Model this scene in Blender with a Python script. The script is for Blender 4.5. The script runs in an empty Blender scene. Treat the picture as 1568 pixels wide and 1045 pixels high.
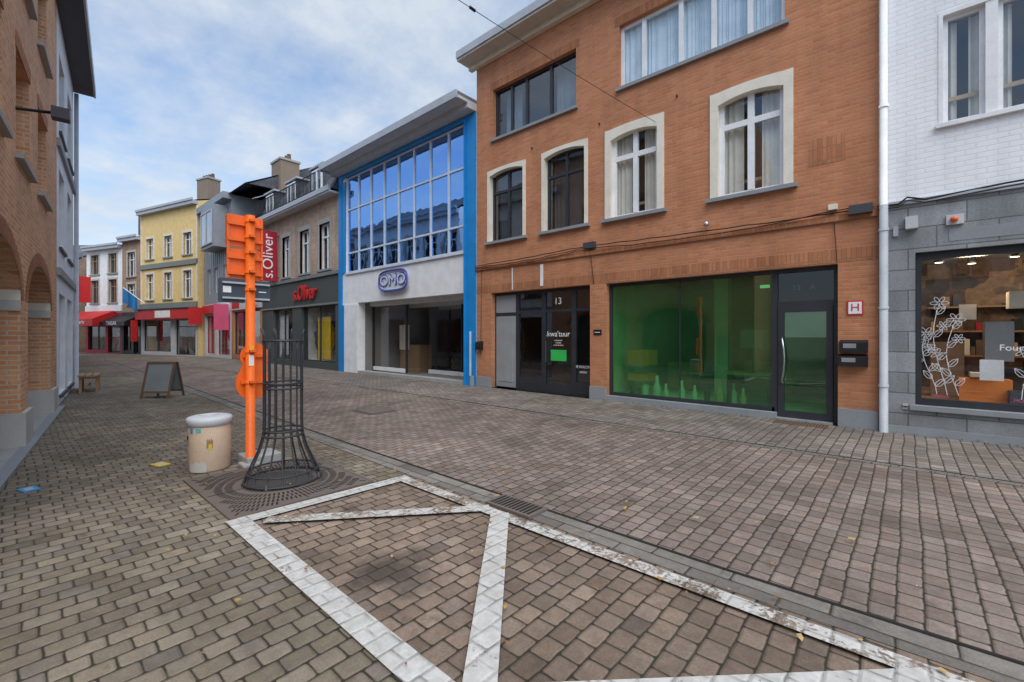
import bpy, math, random
from mathutils import Vector, Matrix
random.seed(7)
S=bpy.context.scene
COL=S.collection
R=math.radians
# ------------------------------------------------------------------ nodes helpers
class NT:
    def __init__(s,nt): s.nt=nt; s.n=nt.nodes; s.l=nt.links
    def new(s,t,**kw):
        n=s.n.new(t)
        for k,v in kw.items():
            if k.startswith('_'): setattr(n,k[1:],v)
        return n
    def put(s,sock,v):
        if isinstance(v,bpy.types.NodeSocket): s.l.new(v,sock)
        elif v is not None:
            try: sock.default_value=v
            except Exception: sock.default_value=(*v,1)
    def m(s,op,a,b=None,c=None,clamp=False):
        n=s.n.new('ShaderNodeMath'); n.operation=op; n.use_clamp=clamp
        s.put(n.inputs[0],a)
        if b is not None: s.put(n.inputs[1],b)
        if c is not None: s.put(n.inputs[2],c)
        return n.outputs[0]
    def sep(s,v):
        n=s.n.new('ShaderNodeSeparateXYZ'); s.put(n.inputs[0],v); return n.outputs
    def comb(s,x,y,z=0.0):
        n=s.n.new('ShaderNodeCombineXYZ'); s.put(n.inputs[0],x); s.put(n.inputs[1],y); s.put(n.inputs[2],z); return n.outputs[0]
    def noise(s,v,scale,detail=3,rough=.5,color=False):
        n=s.n.new('ShaderNodeTexNoise'); s.put(n.inputs['Vector'],v); n.inputs['Scale'].default_value=scale
        n.inputs['Detail'].default_value=detail; n.inputs['Roughness'].default_value=rough
        return n.outputs['Color'] if color else n.outputs['Fac']
    def ramp(s,f,stops,interp='LINEAR'):
        n=s.n.new('ShaderNodeValToRGB'); s.put(n.inputs[0],f); cr=n.color_ramp; cr.interpolation=interp
        while len(cr.elements)<len(stops): cr.elements.new(.5)
        for e,(p,c) in zip(cr.elements,stops):
            e.position=p; e.color=(*c,1) if not isinstance(c,(int,float)) else (c,c,c,1)
        return n.outputs[0]
    def mix(s,f,a,b,mode='MIX'):
        n=s.n.new('ShaderNodeMix'); n.data_type='RGBA'; n.blend_type=mode
        s.put(n.inputs[0],f); 
        for i,v in ((6,a),(7,b)):
            if isinstance(v,bpy.types.NodeSocket): s.l.new(v,n.inputs[i])
            else: n.inputs[i].default_value=(*v,1)
        return n.outputs[2]
    def mr(s,v,a,b,c=0.,d=1.):
        n=s.n.new('ShaderNodeMapRange'); s.put(n.inputs[0],v)
        for i,x in enumerate((a,b,c,d)): n.inputs[i+1].default_value=x
        return n.outputs[0]
    def bump(s,h,st=.5,dist=.01):
        n=s.n.new('ShaderNodeBump'); n.inputs['Strength'].default_value=st; n.inputs['Distance'].default_value=dist
        s.put(n.inputs['Height'],h); return n.outputs[0]
    def schlick(s,f0=.04,k=1.,mn=0.):
        # reflectance that is the same from both sides of the pane
        g=s.n.new('ShaderNodeNewGeometry'); d=s.n.new('ShaderNodeVectorMath'); d.operation='DOT_PRODUCT'
        s.l.new(g.outputs['Normal'],d.inputs[0]); s.l.new(g.outputs['Incoming'],d.inputs[1])
        c=s.m('SUBTRACT',1.,s.m('ABSOLUTE',d.outputs['Value']),clamp=True)
        f=s.m('ADD',f0,s.m('MULTIPLY',s.m('POWER',c,4.),1-f0))
        return s.m('MAXIMUM',s.m('MULTIPLY',f,k),mn,clamp=True)
M={}
def mat(name):
    m=bpy.data.materials.new(name); m.use_nodes=True; m.node_tree.nodes.clear(); M[name]=m
    t=NT(m.node_tree); o=t.new('ShaderNodeOutputMaterial'); return t,o
def bsdf(t,o,col,rough=.6,metal=0,normal=None,spec=.4):
    b=t.new('ShaderNodeBsdfPrincipled'); t.put(b.inputs['Base Color'],col if isinstance(col,bpy.types.NodeSocket) else (*col,1))
    t.put(b.inputs['Roughness'],rough); b.inputs['Metallic'].default_value=metal
    b.inputs['Specular IOR Level'].default_value=spec
    if normal: t.l.new(normal,b.inputs['Normal'])
    t.l.new(b.outputs[0],o.inputs[0]); return b
def objc(t): return t.new('ShaderNodeTexCoord').outputs['Object']
def simple(name,col,rough=.6,metal=0,var=.18,scale=3.,fine=40.,bump=.15):
    t,o=mat(name); v=objc(t)
    a=t.noise(v,scale,5,.6); b=t.noise(v,fine,3,.6)
    s=t.m('ADD',t.m('MULTIPLY',a,.65),t.m('MULTIPLY',b,.35))
    f=t.mr(s,.3,.7,1-var,1+var*.6)
    c=t.mix(1.,col,t.comb(f,f,f),'MULTIPLY')
    bsdf(t,o,c,t.mr(a,.3,.7,max(rough-.08,.02),min(1,rough+.1)),metal,t.bump(b,bump,.004) if bump else None)
def brick(name,c1,c2,mortar,w=.21,h=.065,ms=.009,var=.25,rot=False,bmp=.5,bias=0,stain=.25,sq=False):
    t,o=mat(name); x,y,z=t.sep(objc(t)); u=t.m('ADD',x,y)
    vec=t.comb(z,u) if rot else t.comb(u,z)
    b=t.new('ShaderNodeTexBrick'); t.l.new(vec,b.inputs['Vector'])
    b.inputs['Scale'].default_value=1; b.inputs['Brick Width'].default_value=w; b.inputs['Row Height'].default_value=h
    b.inputs['Mortar Size'].default_value=ms; b.inputs['Mortar Smooth'].default_value=.3; b.inputs['Bias'].default_value=bias
    if rot: b.offset=0
    b.inputs['Color1'].default_value=(*c1,1); b.inputs['Color2'].default_value=(*c2,1); b.inputs['Mortar'].default_value=(*mortar,1)
    big=t.noise(objc(t),.7,6,.62); fi=t.noise(objc(t),35,4,.7)
    streak=t.noise(t.comb(t.m('MULTIPLY',u,3.),t.m('MULTIPLY',z,.35)),1.2,5,.6)
    f=t.m('MULTIPLY',t.mr(big,.3,.7,1-stain,1+stain*.5),t.mr(fi,.25,.75,1-var*.5,1+var*.4))
    f=t.m('MULTIPLY',f,t.mr(streak,.3,.7,1-stain*.7,1.08))
    c=t.mix(1.,b.outputs['Color'],t.comb(f,f,f),'MULTIPLY')
    # soiling just above the ground
    c=t.mix(t.m('MULTIPLY',t.mr(t.m('ADD',z,t.m('MULTIPLY',big,.5)),.2,.8,.45,0.),1.),c,(.10,.09,.075))
    hgt=t.m('SUBTRACT',t.m('MULTIPLY',fi,.3),b.outputs['Fac'])
    bsdf(t,o,c,.85,0,t.bump(hgt,bmp,.008),.25)
def glass(name,tint=(.92,.94,.94),minr=.09,gl=(.95,.97,1.),k=1.4,rough=.0,wav=.02):
    t,o=mat(name)
    n=t.noise(objc(t),1.3,2,.5); nb=t.bump(n,wav,.05)
    fac=t.schlick(.05,k,minr)
    tr=t.new('ShaderNodeBsdfTransparent'); tr.inputs[0].default_value=(*tint,1)
    g=t.new('ShaderNodeBsdfGlossy'); g.inputs['Roughness'].default_value=rough; g.inputs[0].default_value=(*gl,1); t.l.new(nb,g.inputs['Normal'])
    mx=t.new('ShaderNodeMixShader'); t.l.new(fac,mx.inputs[0]); t.l.new(tr.outputs[0],mx.inputs[1]); t.l.new(g.outputs[0],mx.inputs[2])
    t.l.new(mx.outputs[0],o.inputs[0])
def emit(name,col,st):
    t,o=mat(name); e=t.new('ShaderNodeEmission'); e.inputs[0].default_value=(*col,1); e.inputs[1].default_value=st; t.l.new(e.outputs[0],o.inputs[0])
def paver(name,cols,w=.145,h=.118,swap=True,paint=None,dark=.74,moss=.5):
    t,o=mat(name); pos=t.new('ShaderNodeNewGeometry').outputs['Position']
    x,y,z=t.sep(pos)
    dn=t.noise(pos,7.,2,.5,color=True); dx,dy,_=t.sep(dn)
    dn2=t.noise(pos,.5,2,.5,color=True); ex,ey,_2=t.sep(dn2)
    x2=t.m('ADD',t.m('ADD',x,t.m('MULTIPLY',dx,.014)),t.m('MULTIPLY',ex,.07)); y2=t.m('ADD',t.m('ADD',y,t.m('MULTIPLY',dy,.014)),t.m('MULTIPLY',ey,.07))
    if swap: x2,y2=y2,x2
    v=t.m('DIVIDE',y2,h); row=t.m('FLOOR',v)
    wn0=t.new('ShaderNodeTexWhiteNoise',_noise_dimensions='1D'); t.l.new(row,wn0.inputs['W'])
    u=t.m('ADD',t.m('DIVIDE',x2,w),t.m('ADD',t.m('MULTIPLY',t.m('FLOORED_MODULO',row,2.),.5),t.m('MULTIPLY',wn0.outputs[0],.12)))
    cu=t.m('FLOOR',u)
    wn=t.new('ShaderNodeTexWhiteNoise',_noise_dimensions='2D'); t.l.new(t.comb(cu,row),wn.inputs['Vector'])
    r1=wn.outputs['Value']; r2=t.sep(wn.outputs['Color'])[1]
    j=.010; r=.015
    qx=t.m('SUBTRACT',t.m('MULTIPLY',t.m('ABSOLUTE',t.m('SUBTRACT',t.m('FRACT',u),.5)),w),w/2-j/2-r)
    qy=t.m('SUBTRACT',t.m('MULTIPLY',t.m('ABSOLUTE',t.m('SUBTRACT',t.m('FRACT',v),.5)),h),h/2-j/2-r)
    qx=t.m('MAXIMUM',qx,0.); qy=t.m('MAXIMUM',qy,0.)
    d=t.m('SUBTRACT',t.m('SQRT',t.m('ADD',t.m('MULTIPLY',qx,qx),t.m('MULTIPLY',qy,qy))),r)
    fine=t.noise(pos,90,4,.7); mid=t.noise(pos,14,4,.65); big=t.noise(pos,.9,5,.6); huge=t.noise(pos,.23,4,.6)
    d=t.m('ADD',d,t.m('MULTIPLY',t.m('SUBTRACT',mid,.5),.011))
    joint=t.mr(d,-.003,.0035)
    n=len(cols); col=t.ramp(r1,[(i/(n-1),c) for i,c in enumerate(cols)])
    f=t.m('MULTIPLY',t.mr(fine,.2,.8,.70,1.30),t.mr(mid,.25,.75,.80,1.18))
    f=t.m('MULTIPLY',f,t.mr(r2,0,1,.78,1.18)); f=t.m('MULTIPLY',f,t.mr(big,.3,.7,.72,1.18)); f=t.m('MULTIPLY',f,t.mr(huge,.3,.7,.80,1.14))
    f=t.m('MULTIPLY',f,dark)
    col=t.mix(1.,col,t.comb(f,f,f),'MULTIPLY')
    sp=t.noise(pos,2.3,4,.7); col=t.mix(t.mr(sp,.62,.72,0,.6),col,(.05,.045,.04))
    gum=t.noise(pos,26,2,.5); col=t.mix(t.mr(gum,.72,.75,0,.6),col,(.22,.21,.19))
    ax=t.m('SUBTRACT',x,-2.42); ay=t.m('SUBTRACT',y,1.62); ds=t.m('SQRT',t.m('ADD',t.m('MULTIPLY',ax,ax),t.m('MULTIPLY',ay,ay)))
    ds=t.m('ADD',ds,t.m('MULTIPLY',t.m('SUBTRACT',t.noise(pos,5,4,.6),.5),.5)); col=t.mix(t.mr(ds,.12,.34,.72,0),col,(.03,.026,.023))
    jc=t.mix(t.mr(t.noise(pos,1.7,4,.7),.45,.62,0,moss),(.036,.030,.024),(.052,.058,.025))
    jc=t.mix(t.mr(t.noise(pos,2.9,3,.6),.56,.7,0,.5),jc,(.12,.095,.072))
    if paint is not None:
        pn=t.noise(pos,5.,6,.72); pn2=t.noise(pos,38,4,.7)
        s=t.m('ADD',t.m('MULTIPLY',pn,.6),t.m('MULTIPLY',pn2,.4))
        mask=t.mr(s,paint,paint+.05)
        pc=t.mix(t.mr(mid,.3,.75),(.42,.405,.37),(.66,.645,.61))
        pc=t.mix(t.mr(r2,0,1,0,.25),pc,(.36,.34,.30))
        col=t.mix(mask,col,pc)
        jm=t.m('MULTIPLY',joint,t.mr(t.noise(pos,9,4,.6),.42,.66,.04,.7))
        col=t.mix(jm,col,jc)
    else: col=t.mix(joint,col,jc)
    hh=t.m('ADD',t.m('MULTIPLY',t.mr(d,-.010,.004,1,0),1.),t.m('MULTIPLY',fine,.18))
    hh=t.m('ADD',hh,t.m('MULTIPLY',r2,.25))
    bsdf(t,o,col,.84,0,t.bump(hh,.7,.009),.22)

# ------------------------------------------------------------------ materials
paver('pavers_left',[(.235,.19,.135),(.305,.25,.18),(.265,.215,.16),(.33,.275,.205),(.23,.195,.16)])
paver('pavers_bay',[(.265,.195,.145),(.34,.25,.185),(.30,.22,.165),(.37,.28,.21),(.255,.195,.155)])
paver('pavers_road',[(.28,.21,.17),(.325,.245,.20),(.30,.24,.205),(.36,.28,.235),(.27,.21,.175)])
paver('pavers_walk',[(.25,.21,.175),(.29,.24,.205),(.27,.235,.205),(.32,.27,.235)],dark=.78)
paver('paint_white',[(.28,.21,.16),(.35,.26,.19),(.31,.23,.17)],paint=.365)
paver('paint_worn',[(.28,.21,.16),(.35,.26,.19),(.31,.23,.17)],paint=.46)
paver('gutter_stone',[(.25,.225,.195),(.30,.27,.235),(.275,.245,.215)],w=.5,h=.14,swap=False,moss=.9)
brick('brick_orange',(.60,.25,.12),(.50,.19,.085),(.46,.26,.165),bmp=.4,stain=.14)
brick('brick_soldier',(.55,.225,.105),(.42,.16,.07),(.36,.19,.115),rot=True,bmp=.6)
brick('brick_left',(.78,.37,.175),(.60,.25,.11),(.62,.48,.35),ms=.011,bmp=.6,stain=.14)
brick('brick_beige',(.58,.41,.29),(.46,.30,.21),(.48,.39,.31),stain=.3)
brick('brick_brown',(.48,.30,.20),(.38,.22,.15),(.41,.32,.25),stain=.3)
brick('painted_brick',(.86,.86,.87),(.84,.84,.85),(.77,.77,.79),w=.21,h=.075,bmp=.35,stain=.06,var=.05)
brick('bluestone_blocks',(.36,.375,.38),(.24,.255,.26),(.17,.175,.18),w=.62,h=.31,ms=.010,var=.5,stain=.3)
brick('slate',(.12,.125,.14),(.085,.09,.10),(.04,.04,.045),w=.3,h=.16,ms=.006)
brick('tiles_brown',(.23,.15,.11),(.17,.115,.085),(.06,.05,.045),w=.3,h=.2,ms=.01)
brick('concrete_block',(.40,.38,.35),(.34,.33,.31),(.26,.25,.24),w=.6,h=.3)
for a in [('bluestone',(.27,.285,.295),.7),('stone_light',(.52,.49,.44),.75),('plaster_cream',(.76,.69,.56),.8),('surround_cream',(.80,.74,.62),.7),
 ('plaster_white',(.82,.82,.82),.75),('plaster_yellow',(.80,.57,.24),.8),('plaster_grey',(.56,.57,.58),.8),('zinc',(.42,.44,.47),.45),('panel_grey',(.30,.31,.32),.6),
 ('white_pvc',(.82,.83,.84),.4),('anthracite',(.035,.038,.043),.4),('black',(.014,.014,.015),.45),('blue_paint',(.012,.25,.62),.4),
 ('silver_frame',(.66,.72,.80),.35),('dark_panel',(.075,.085,.08),.5),('green_grey',(.20,.215,.20),.5),('interior',(.065,.06,.055),.9),('interior_light',(.62,.60,.56),.9),('interior_mid',(.24,.22,.20),.9),
 ('wood',(.34,.20,.10),.6),('wood_dark',(.15,.09,.055),.6),('wood_light',(.5,.36,.2),.6),('red',(.56,.022,.022),.5),('red_dark',(.42,.015,.035),.5),('orange_sign',(.88,.155,.018),.42),
 ('sign_dark',(.05,.065,.085),.5),('concrete',(.38,.37,.35),.85),('bin_cream',(.62,.46,.33),.75),('bin_white',(.60,.62,.63),.55),
 ('grate_iron',(.15,.12,.10),.75),('slot',(.018,.015,.013),.9),('guard_iron',(.04,.041,.046),.5),
 ('curtain',(.74,.71,.63),.9),('curtain_dark',(.34,.32,.30),.9),('sheer_blue',(.66,.78,.86),.8),
 ('steel',(.6,.6,.62),.3),('board_grey',(.22,.25,.25),.6),('yellow_s',(.75,.5,.03),.6),('blue_s',(.05,.30,.55),.6),('teal_s',(.1,.5,.5),.6),('pink_s',(.65,.10,.2),.6),
 ('flag_blue',(.02,.18,.45),.7),('white_emblem',(.85,.85,.85),.5),('purple_blue',(.08,.09,.42),.4),('orange_cloth',(.85,.25,.04),.8),('screen',(.01,.012,.014),.2),('dark_sign',(.06,.06,.07),.5),
 ('green_screen',(.04,.5,.10),.4),('roof_felt',(.18,.18,.185),.9),('fascia_beige',(.62,.56,.48),.6),('metal_clad',(.27,.285,.31),.42),('chimney_brick',(.25,.19,.14),.9),('weed',(.07,.12,.025),.8),('rust',(.20,.11,.06),.8)]:
    simple(a[0],a[1],a[2],metal=(1 if a[0]=='steel' else 0))
glass('glass'); glass('glass_dark',tint=(.50,.54,.56),minr=.14); glass('glass_black',tint=(.25,.26,.27),minr=.05,k=.8); glass('glass_blue',tint=(.05,.10,.25),minr=.74,gl=(.34,.58,1.),k=2.,wav=.10)
glass('glass_clear',tint=(.93,.95,.95),minr=.07,k=1.1)
emit('lamp_warm',(1,.82,.55),10.); emit('exit_green',(.45,1,.6),.55)
t,o=mat('green_film'); v=objc(t); n1=t.noise(v,.9,3,.5)
c=t.mix(t.mr(n1,.35,.65),(.03,.18,.055),(.07,.30,.10))
df=t.new('ShaderNodeBsdfDiffuse'); t.l.new(c,df.inputs[0])
tr=t.new('ShaderNodeBsdfTransparent'); tr.inputs[0].default_value=(.38,.80,.44,1)
m1=t.new('ShaderNodeMixShader'); m1.inputs[0].default_value=.16; t.l.new(tr.outputs[0],m1.inputs[1]); t.l.new(df.outputs[0],m1.inputs[2])
g=t.new('ShaderNodeBsdfGlossy'); g.inputs['Roughness'].default_value=.01; g.inputs[0].default_value=(.75,1,.8,1)
m2=t.new('ShaderNodeMixShader'); t.l.new(t.schlick(.05,1.4,.13),m2.inputs[0]); t.l.new(m1.outputs[0],m2.inputs[1]); t.l.new(g.outputs[0],m2.inputs[2]); t.l.new(m2.outputs[0],o.inputs[0])
def display(name,cols,scale=2.2):
    t,o=mat(name); v=objc(t); vo=t.new('ShaderNodeTexVoronoi'); vo.distance='CHEBYCHEV'; t.l.new(v,vo.inputs['Vector']); vo.inputs['Scale'].default_value=scale
    r=t.sep(vo.outputs['Color'])[0]; n=len(cols)
    c=t.ramp(r,[(i/n,c) for i,c in enumerate(cols)],'CONSTANT')
    f=t.mr(t.noise(v,9,4,.6),.3,.7,.5,1.2); c=t.mix(1.,c,t.comb(f,f,f),'MULTIPLY'); bsdf(t,o,c,.7)
display('display_warm',[(.16,.12,.09),(.5,.3,.09),(.5,.43,.35),(.06,.06,.08),(.3,.22,.14),(.1,.14,.22)])
display('display_red',[(.38,.04,.04),(.5,.43,.38),(.12,.06,.06),(.45,.11,.18),(.08,.08,.1),(.42,.3,.2)],1.7)
display('display_shop',[(.14,.08,.05),(.32,.2,.11),(.2,.13,.08),(.06,.05,.045),(.28,.22,.16),(.1,.08,.07)],3.2)

# ------------------------------------------------------------------ mesh builder
class MB:
    def __init__(s): s.v=[];s.f=[];s.mi=[];s.mats=[];s.sm=[]
    def mid(s,m):
        if m not in s.mats: s.mats.append(m)
        return s.mats.index(m)
    def face(s,pts,m,smooth=False):
        i=len(s.v); s.v+= [tuple(p) for p in pts]; s.f.append(tuple(range(i,i+len(pts)))); s.mi.append(s.mid(m)); s.sm.append(smooth)
    def box(s,x0,x1,y0,y1,z0,z1,m):
        if x0>x1:x0,x1=x1,x0
        i=len(s.v); s.v+=[(x0,y0,z0),(x1,y0,z0),(x1,y1,z0),(x0,y1,z0),(x0,y0,z1),(x1,y0,z1),(x1,y1,z1),(x0,y1,z1)]
        for f in ((0,3,2,1),(4,5,6,7),(0,1,5,4),(1,2,6,5),(2,3,7,6),(3,0,4,7)):
            s.f.append(tuple(i+k for k in f)); s.mi.append(s.mid(m)); s.sm.append(False)
    def prism(s,poly,a0,a1,m,axis='y'):
        def P(p,a):
            if axis=='y': return (p[0],a,p[1])
            if axis=='x': return (a,p[0],p[1])
            return (p[0],p[1],a)
        n=len(poly); i=len(s.v); s.v+=[P(p,a0) for p in poly]+[P(p,a1) for p in poly]
        F=[tuple(range(i,i+n)),tuple(range(i+2*n-1,i+n-1,-1))]+[(i+k,i+(k+1)%n,i+n+(k+1)%n,i+n+k) for k in range(n)]
        for f in F: s.f.append(f); s.mi.append(s.mid(m)); s.sm.append(False)
    def tube(s,path,r,m,n=8,closed=False,cap=True):
        path=[Vector(p) for p in path]; N=len(path); i0=len(s.v); rr=r if isinstance(r,(list,tuple)) else [r]*N
        for k,p in enumerate(path):
            if closed: tg=path[(k+1)%N]-path[k-1]
            else: tg=path[min(k+1,N-1)]-path[max(k-1,0)]
            tg.normalize(); ref=Vector((0,0,1)) if abs(tg.z)<.8 else Vector((1,0,0))
            a=tg.cross(ref).normalized(); b=tg.cross(a)
            for q in range(n):
                an=2*math.pi*q/n; s.v.append(tuple(p+a*math.cos(an)*rr[k]+b*math.sin(an)*rr[k]))
        for k in range(N if closed else N-1):
            k2=(k+1)%N
            for q in range(n):
                q2=(q+1)%n; s.f.append((i0+k*n+q,i0+k*n+q2,i0+k2*n+q2,i0+k2*n+q)); s.mi.append(s.mid(m)); s.sm.append(True)
        if not closed and cap:
            s.f.append(tuple(i0+q for q in range(n))); s.mi.append(s.mid(m)); s.sm.append(False)
            s.f.append(tuple(i0+(N-1)*n+q for q in range(n))); s.mi.append(s.mid(m)); s.sm.append(False)
    def ring(s,c,RR,r,m,axis='z',n=32,k=6):
        P=[]
        for i in range(n):
            a=2*math.pi*i/n; u,w=RR*math.cos(a),RR*math.sin(a)
            P.append((c[0]+u,c[1]+w,c[2]) if axis=='z' else ((c[0]+u,c[1],c[2]+w) if axis=='y' else (c[0],c[1]+u,c[2]+w)))
        s.tube(P,r,m,k,True)
    def lathe(s,c,prof,m,n=40):
        i0=len(s.v)
        for (r,z) in prof:
            for q in range(n):
                a=2*math.pi*q/n; s.v.append((c[0]+r*math.cos(a),c[1]+r*math.sin(a),c[2]+z))
        for k in range(len(prof)-1):
            for q in range(n):
                q2=(q+1)%n; s.f.append((i0+k*n+q,i0+k*n+q2,i0+(k+1)*n+q2,i0+(k+1)*n+q)); s.mi.append(s.mid(m)); s.sm.append(True)
    def done(s,name,parent=None,loc=(0,0,0),rz=0,bevel=0):
        me=bpy.data.meshes.new(name); me.from_pydata(s.v,[],s.f); 
        for m in s.mats: me.materials.append(M[m])
        me.polygons.foreach_set('material_index',s.mi); me.polygons.foreach_set('use_smooth',s.sm); me.update()
        ob=bpy.data.objects.new(name,me); COL.objects.link(ob); ob.parent=parent; ob.location=loc; ob.rotation_euler.z=rz
        if bevel:
            b=ob.modifiers.new('b','BEVEL'); b.width=bevel; b.segments=2; b.limit_method='ANGLE'
        return ob
def wall(mb,x0,x1,z0,z1,ops,m,y=0.,th=.28,reveal=None):
    reveal=reveal or m
    xs=sorted(set([x0,x1]+[o[0] for o in ops]+[o[1] for o in ops])); zs=sorted(set([z0,z1]+[o[2] for o in ops]+[o[3] for o in ops]))
    xs=[v for v in xs if x0<=v<=x1]; zs=[v for v in zs if z0<=v<=z1]
    for a,b in zip(xs,xs[1:]):
        for c,d in zip(zs,zs[1:]):
            cx,cz=(a+b)/2,(c+d)/2
            if any(o[0]<cx<o[1] and o[2]<cz<o[3] for o in ops): continue
            mb.face([(a,y,c),(b,y,c),(b,y,d),(a,y,d)],m)
    for o in ops:
        a,b,c,d=o[:4]; rise=o[4] if len(o)>4 else 0; e=d-rise; y1=y+th
        mb.face([(a,y,c),(a,y1,c),(a,y1,e),(a,y,e)],reveal); mb.face([(b,y,c),(b,y1,c),(b,y1,e),(b,y,e)],reveal)
        mb.face([(a,y,c),(b,y,c),(b,y1,c),(a,y1,c)],reveal)
        if rise:
            n=16
            def zz(k): 
                u=2*k/n-1; return e+rise*math.sqrt(max(0,1-u*u*.96)) if rise>.3 else e+rise*(1-u*u)
            for k in range(n):
                xa,xb=a+(b-a)*k/n,a+(b-a)*(k+1)/n; za,zb=zz(k),zz(k+1)
                mb.face([(xa,y,za),(xb,y,zb),(xb,y,d+.0001),(xa,y,d+.0001)],m); mb.face([(xa,y,za),(xb,y,zb),(xb,y1,zb),(xa,y1,za)],reveal)
            mb.face([(a,y,e),(a,y1,e),(a,y1,zz(0)),(a,y,zz(0))],reveal)
        else: mb.face([(a,y,d),(b,y,d),(b,y1,d),(a,y1,d)],reveal)
def window(mb,x0,x1,z0,z1,y=.12,fm='white_pvc',fw=.06,cols=(.5,),rows=(),g='glass',back='interior',mw=None,depth=.5):
    mw=mw or fw
    mb.box(x0,x0+fw,y,y+.07,z0,z1,fm); mb.box(x1-fw,x1,y,y+.07,z0,z1,fm)
    mb.box(x0+fw,x1-fw,y,y+.07,z0,z0+fw,fm); mb.box(x0+fw,x1-fw,y,y+.07,z1-fw,z1,fm)
    for c in cols: cx=x0+(x1-x0)*c; mb.box(cx-mw/2,cx+mw/2,y-.008,y+.06,z0+fw,z1-fw,fm)
    for r in rows: cz=z0+(z1-z0)*r; mb.box(x0+fw,x1-fw,y-.004,y+.056,cz-mw/2,cz+mw/2,fm)
    mb.face([(x0+fw,y+.035,z0+fw),(x1-fw,y+.035,z0+fw),(x1-fw,y+.035,z1-fw),(x0+fw,y+.035,z1-fw)],g)
    if back:
        d=y+depth; mb.face([(x0-.1,d,z0-.1),(x1+.1,d,z0-.1),(x1+.1,d,z1+.1),(x0-.1,d,z1+.1)],back)
def curtain(mb,x0,x1,z0,z1,y,m='curtain',amp=.02,per=.11):
    n=max(6,int((x1-x0)/.018)); ph=random.random()*6
    P=[(x0+(x1-x0)*k/n, y+amp*math.sin(ph+2*math.pi*(x1-x0)*k/n/per*(1+.15*math.sin(k*.21)))) for k in range(n+1)]
    for a,b in zip(P,P[1:]): mb.face([(a[0],a[1],z0),(b[0],b[1],z0),(b[0],b[1],z1),(a[0],a[1],z1)],m,True)
def frame(name,P,Q):
    e=bpy.data.objects.new(name,None); COL.objects.link(e); e.empty_display_size=.5
    e.location=(P[0],P[1],0); e.rotation_euler.z=math.atan2(Q[1]-P[1],Q[0]-P[0]); return e,math.hypot(Q[0]-P[0],Q[1]-P[1])
def text(name,s,parent,loc,size,m,rot=(math.pi/2,0,0),ext=.004,align='CENTER',mtx=None,sx=1.,shear=0,bold=0):
    c=bpy.data.curves.new(name,'FONT'); c.body=s; c.size=size; c.extrude=ext; c.align_x=align; c.align_y='CENTER'; c.materials.append(M[m]); c.shear=shear; c.offset=bold
    o=bpy.data.objects.new(name,c); COL.objects.link(o); o.parent=parent
    if mtx: o.matrix_local=mtx
    else: o.location=loc; o.rotation_euler=rot; o.scale=(sx,1,1)
    return o
def shell(mb,L,D,H,m,top='roof_felt',y0=.3):
    mb.face([(0,0,0),(0,D,0),(0,D,H),(0,0,H)],m); mb.face([(L,0,0),(L,D,0),(L,D,H),(L,0,H)],m)
    mb.face([(0,D,0),(L,D,0),(L,D,H),(0,D,H)],m); mb.face([(0,0,H),(L,0,H),(L,D,H),(0,D,H)],top)
def gable(mb,x0,x1,y0,y1,z0,z1,m,gm,ov=.0):
    ym=(y0+y1)/2
    for (ya,yb) in ((y0-ov,ym),(y1+ov,ym)):
        mb.face([(x0,ya,z0),(x1,ya,z0),(x1,yb,z1),(x0,yb,z1)],m)
    for xx in (x0+.02,x1-.02): mb.face([(xx,y0,z0),(xx,y1,z0),(xx,ym,z1-.02)],gm)
def chimney(mb,x0,x1,y0,y1,z0,z1,m='chimney_brick',pots=2):
    mb.box(x0,x1,y0,y1,z0,z1,m); mb.box(x0-.06,x1+.06,y0-.06,y1+.06,z1,z1+.12,'concrete')
    for k in range(pots):
        cx=x0+(x1-x0)*(k+.5)/pots; mb.lathe((cx,(y0+y1)/2,z1+.12),[(.13,0),(.10,.3),(.12,.34),(0,.34)],'tiles_brown',12)

# ------------------------------------------------------------------ ground
mb=MB(); mb.face([(-400,-300,0),(300,-300,0),(300,400,0),(-400,400,0)],'pavers_left'); mb.done('ground')
mb=MB(); mb.face([(-17,3.02,.004),(12,3.02,.004),(12,6.62,.004),(-17,6.62,.004)],'pavers_road')
mb.face([(-17,3.02,.004),(-17,6.62,.004),(-50,3.6,.004),(-50,1.9,.004)],'pavers_road'); mb.done('road')
mb=MB(); mb.face([(-4.0,1.15,.004),(12,1.15,.004),(12,2.85,.004),(-3.9,2.85,.004)],'pavers_bay'); mb.done('parking_bay')
mb=MB(); mb.face([(-17,6.76,.004),(12,6.76,.004),(12,9,.004),(-17,9,.004)],'pavers_walk'); mb.face([(-17,6.76,.004),(-17,9,.004),(-37,9,.004),(-37,4.9,.004)],'pavers_walk'); mb.done('pavement')
def strip(mb,pts,w,z,m,off=0):
    for (a,b) in zip(pts,pts[1:]):
        d=Vector((b[0]-a[0],b[1]-a[1])).normalized(); n=Vector((-d.y,d.x))
        A=Vector(a)+n*off;B=Vector(b)+n*off
        mb.face([(A.x-n.x*w/2,A.y-n.y*w/2,z),(B.x-n.x*w/2,B.y-n.y*w/2,z),(B.x+n.x*w/2,B.y+n.y*w/2,z),(A.x+n.x*w/2,A.y+n.y*w/2,z)],m)
chA=[(-40,3.6),(-15.8,3.25),(-7.05,2.98),(-4.3,2.93),(-.87,2.90),(3,3.0),(12,3.0)]
chB=[(-37,4.5),(-18.2,5.95),(-9.87,6.6),(-2,6.69),(12,6.69)]
mb=MB(); strip(mb,chA,.24,.008,'gutter_stone'); strip(mb,chA,.028,.0125,'slot',.11)
strip(mb,chB,.15,.008,'gutter_stone'); strip(mb,chB,.025,.0125,'slot',.05); mb.done('gutter')
mb=MB(); z=.0165
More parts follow.
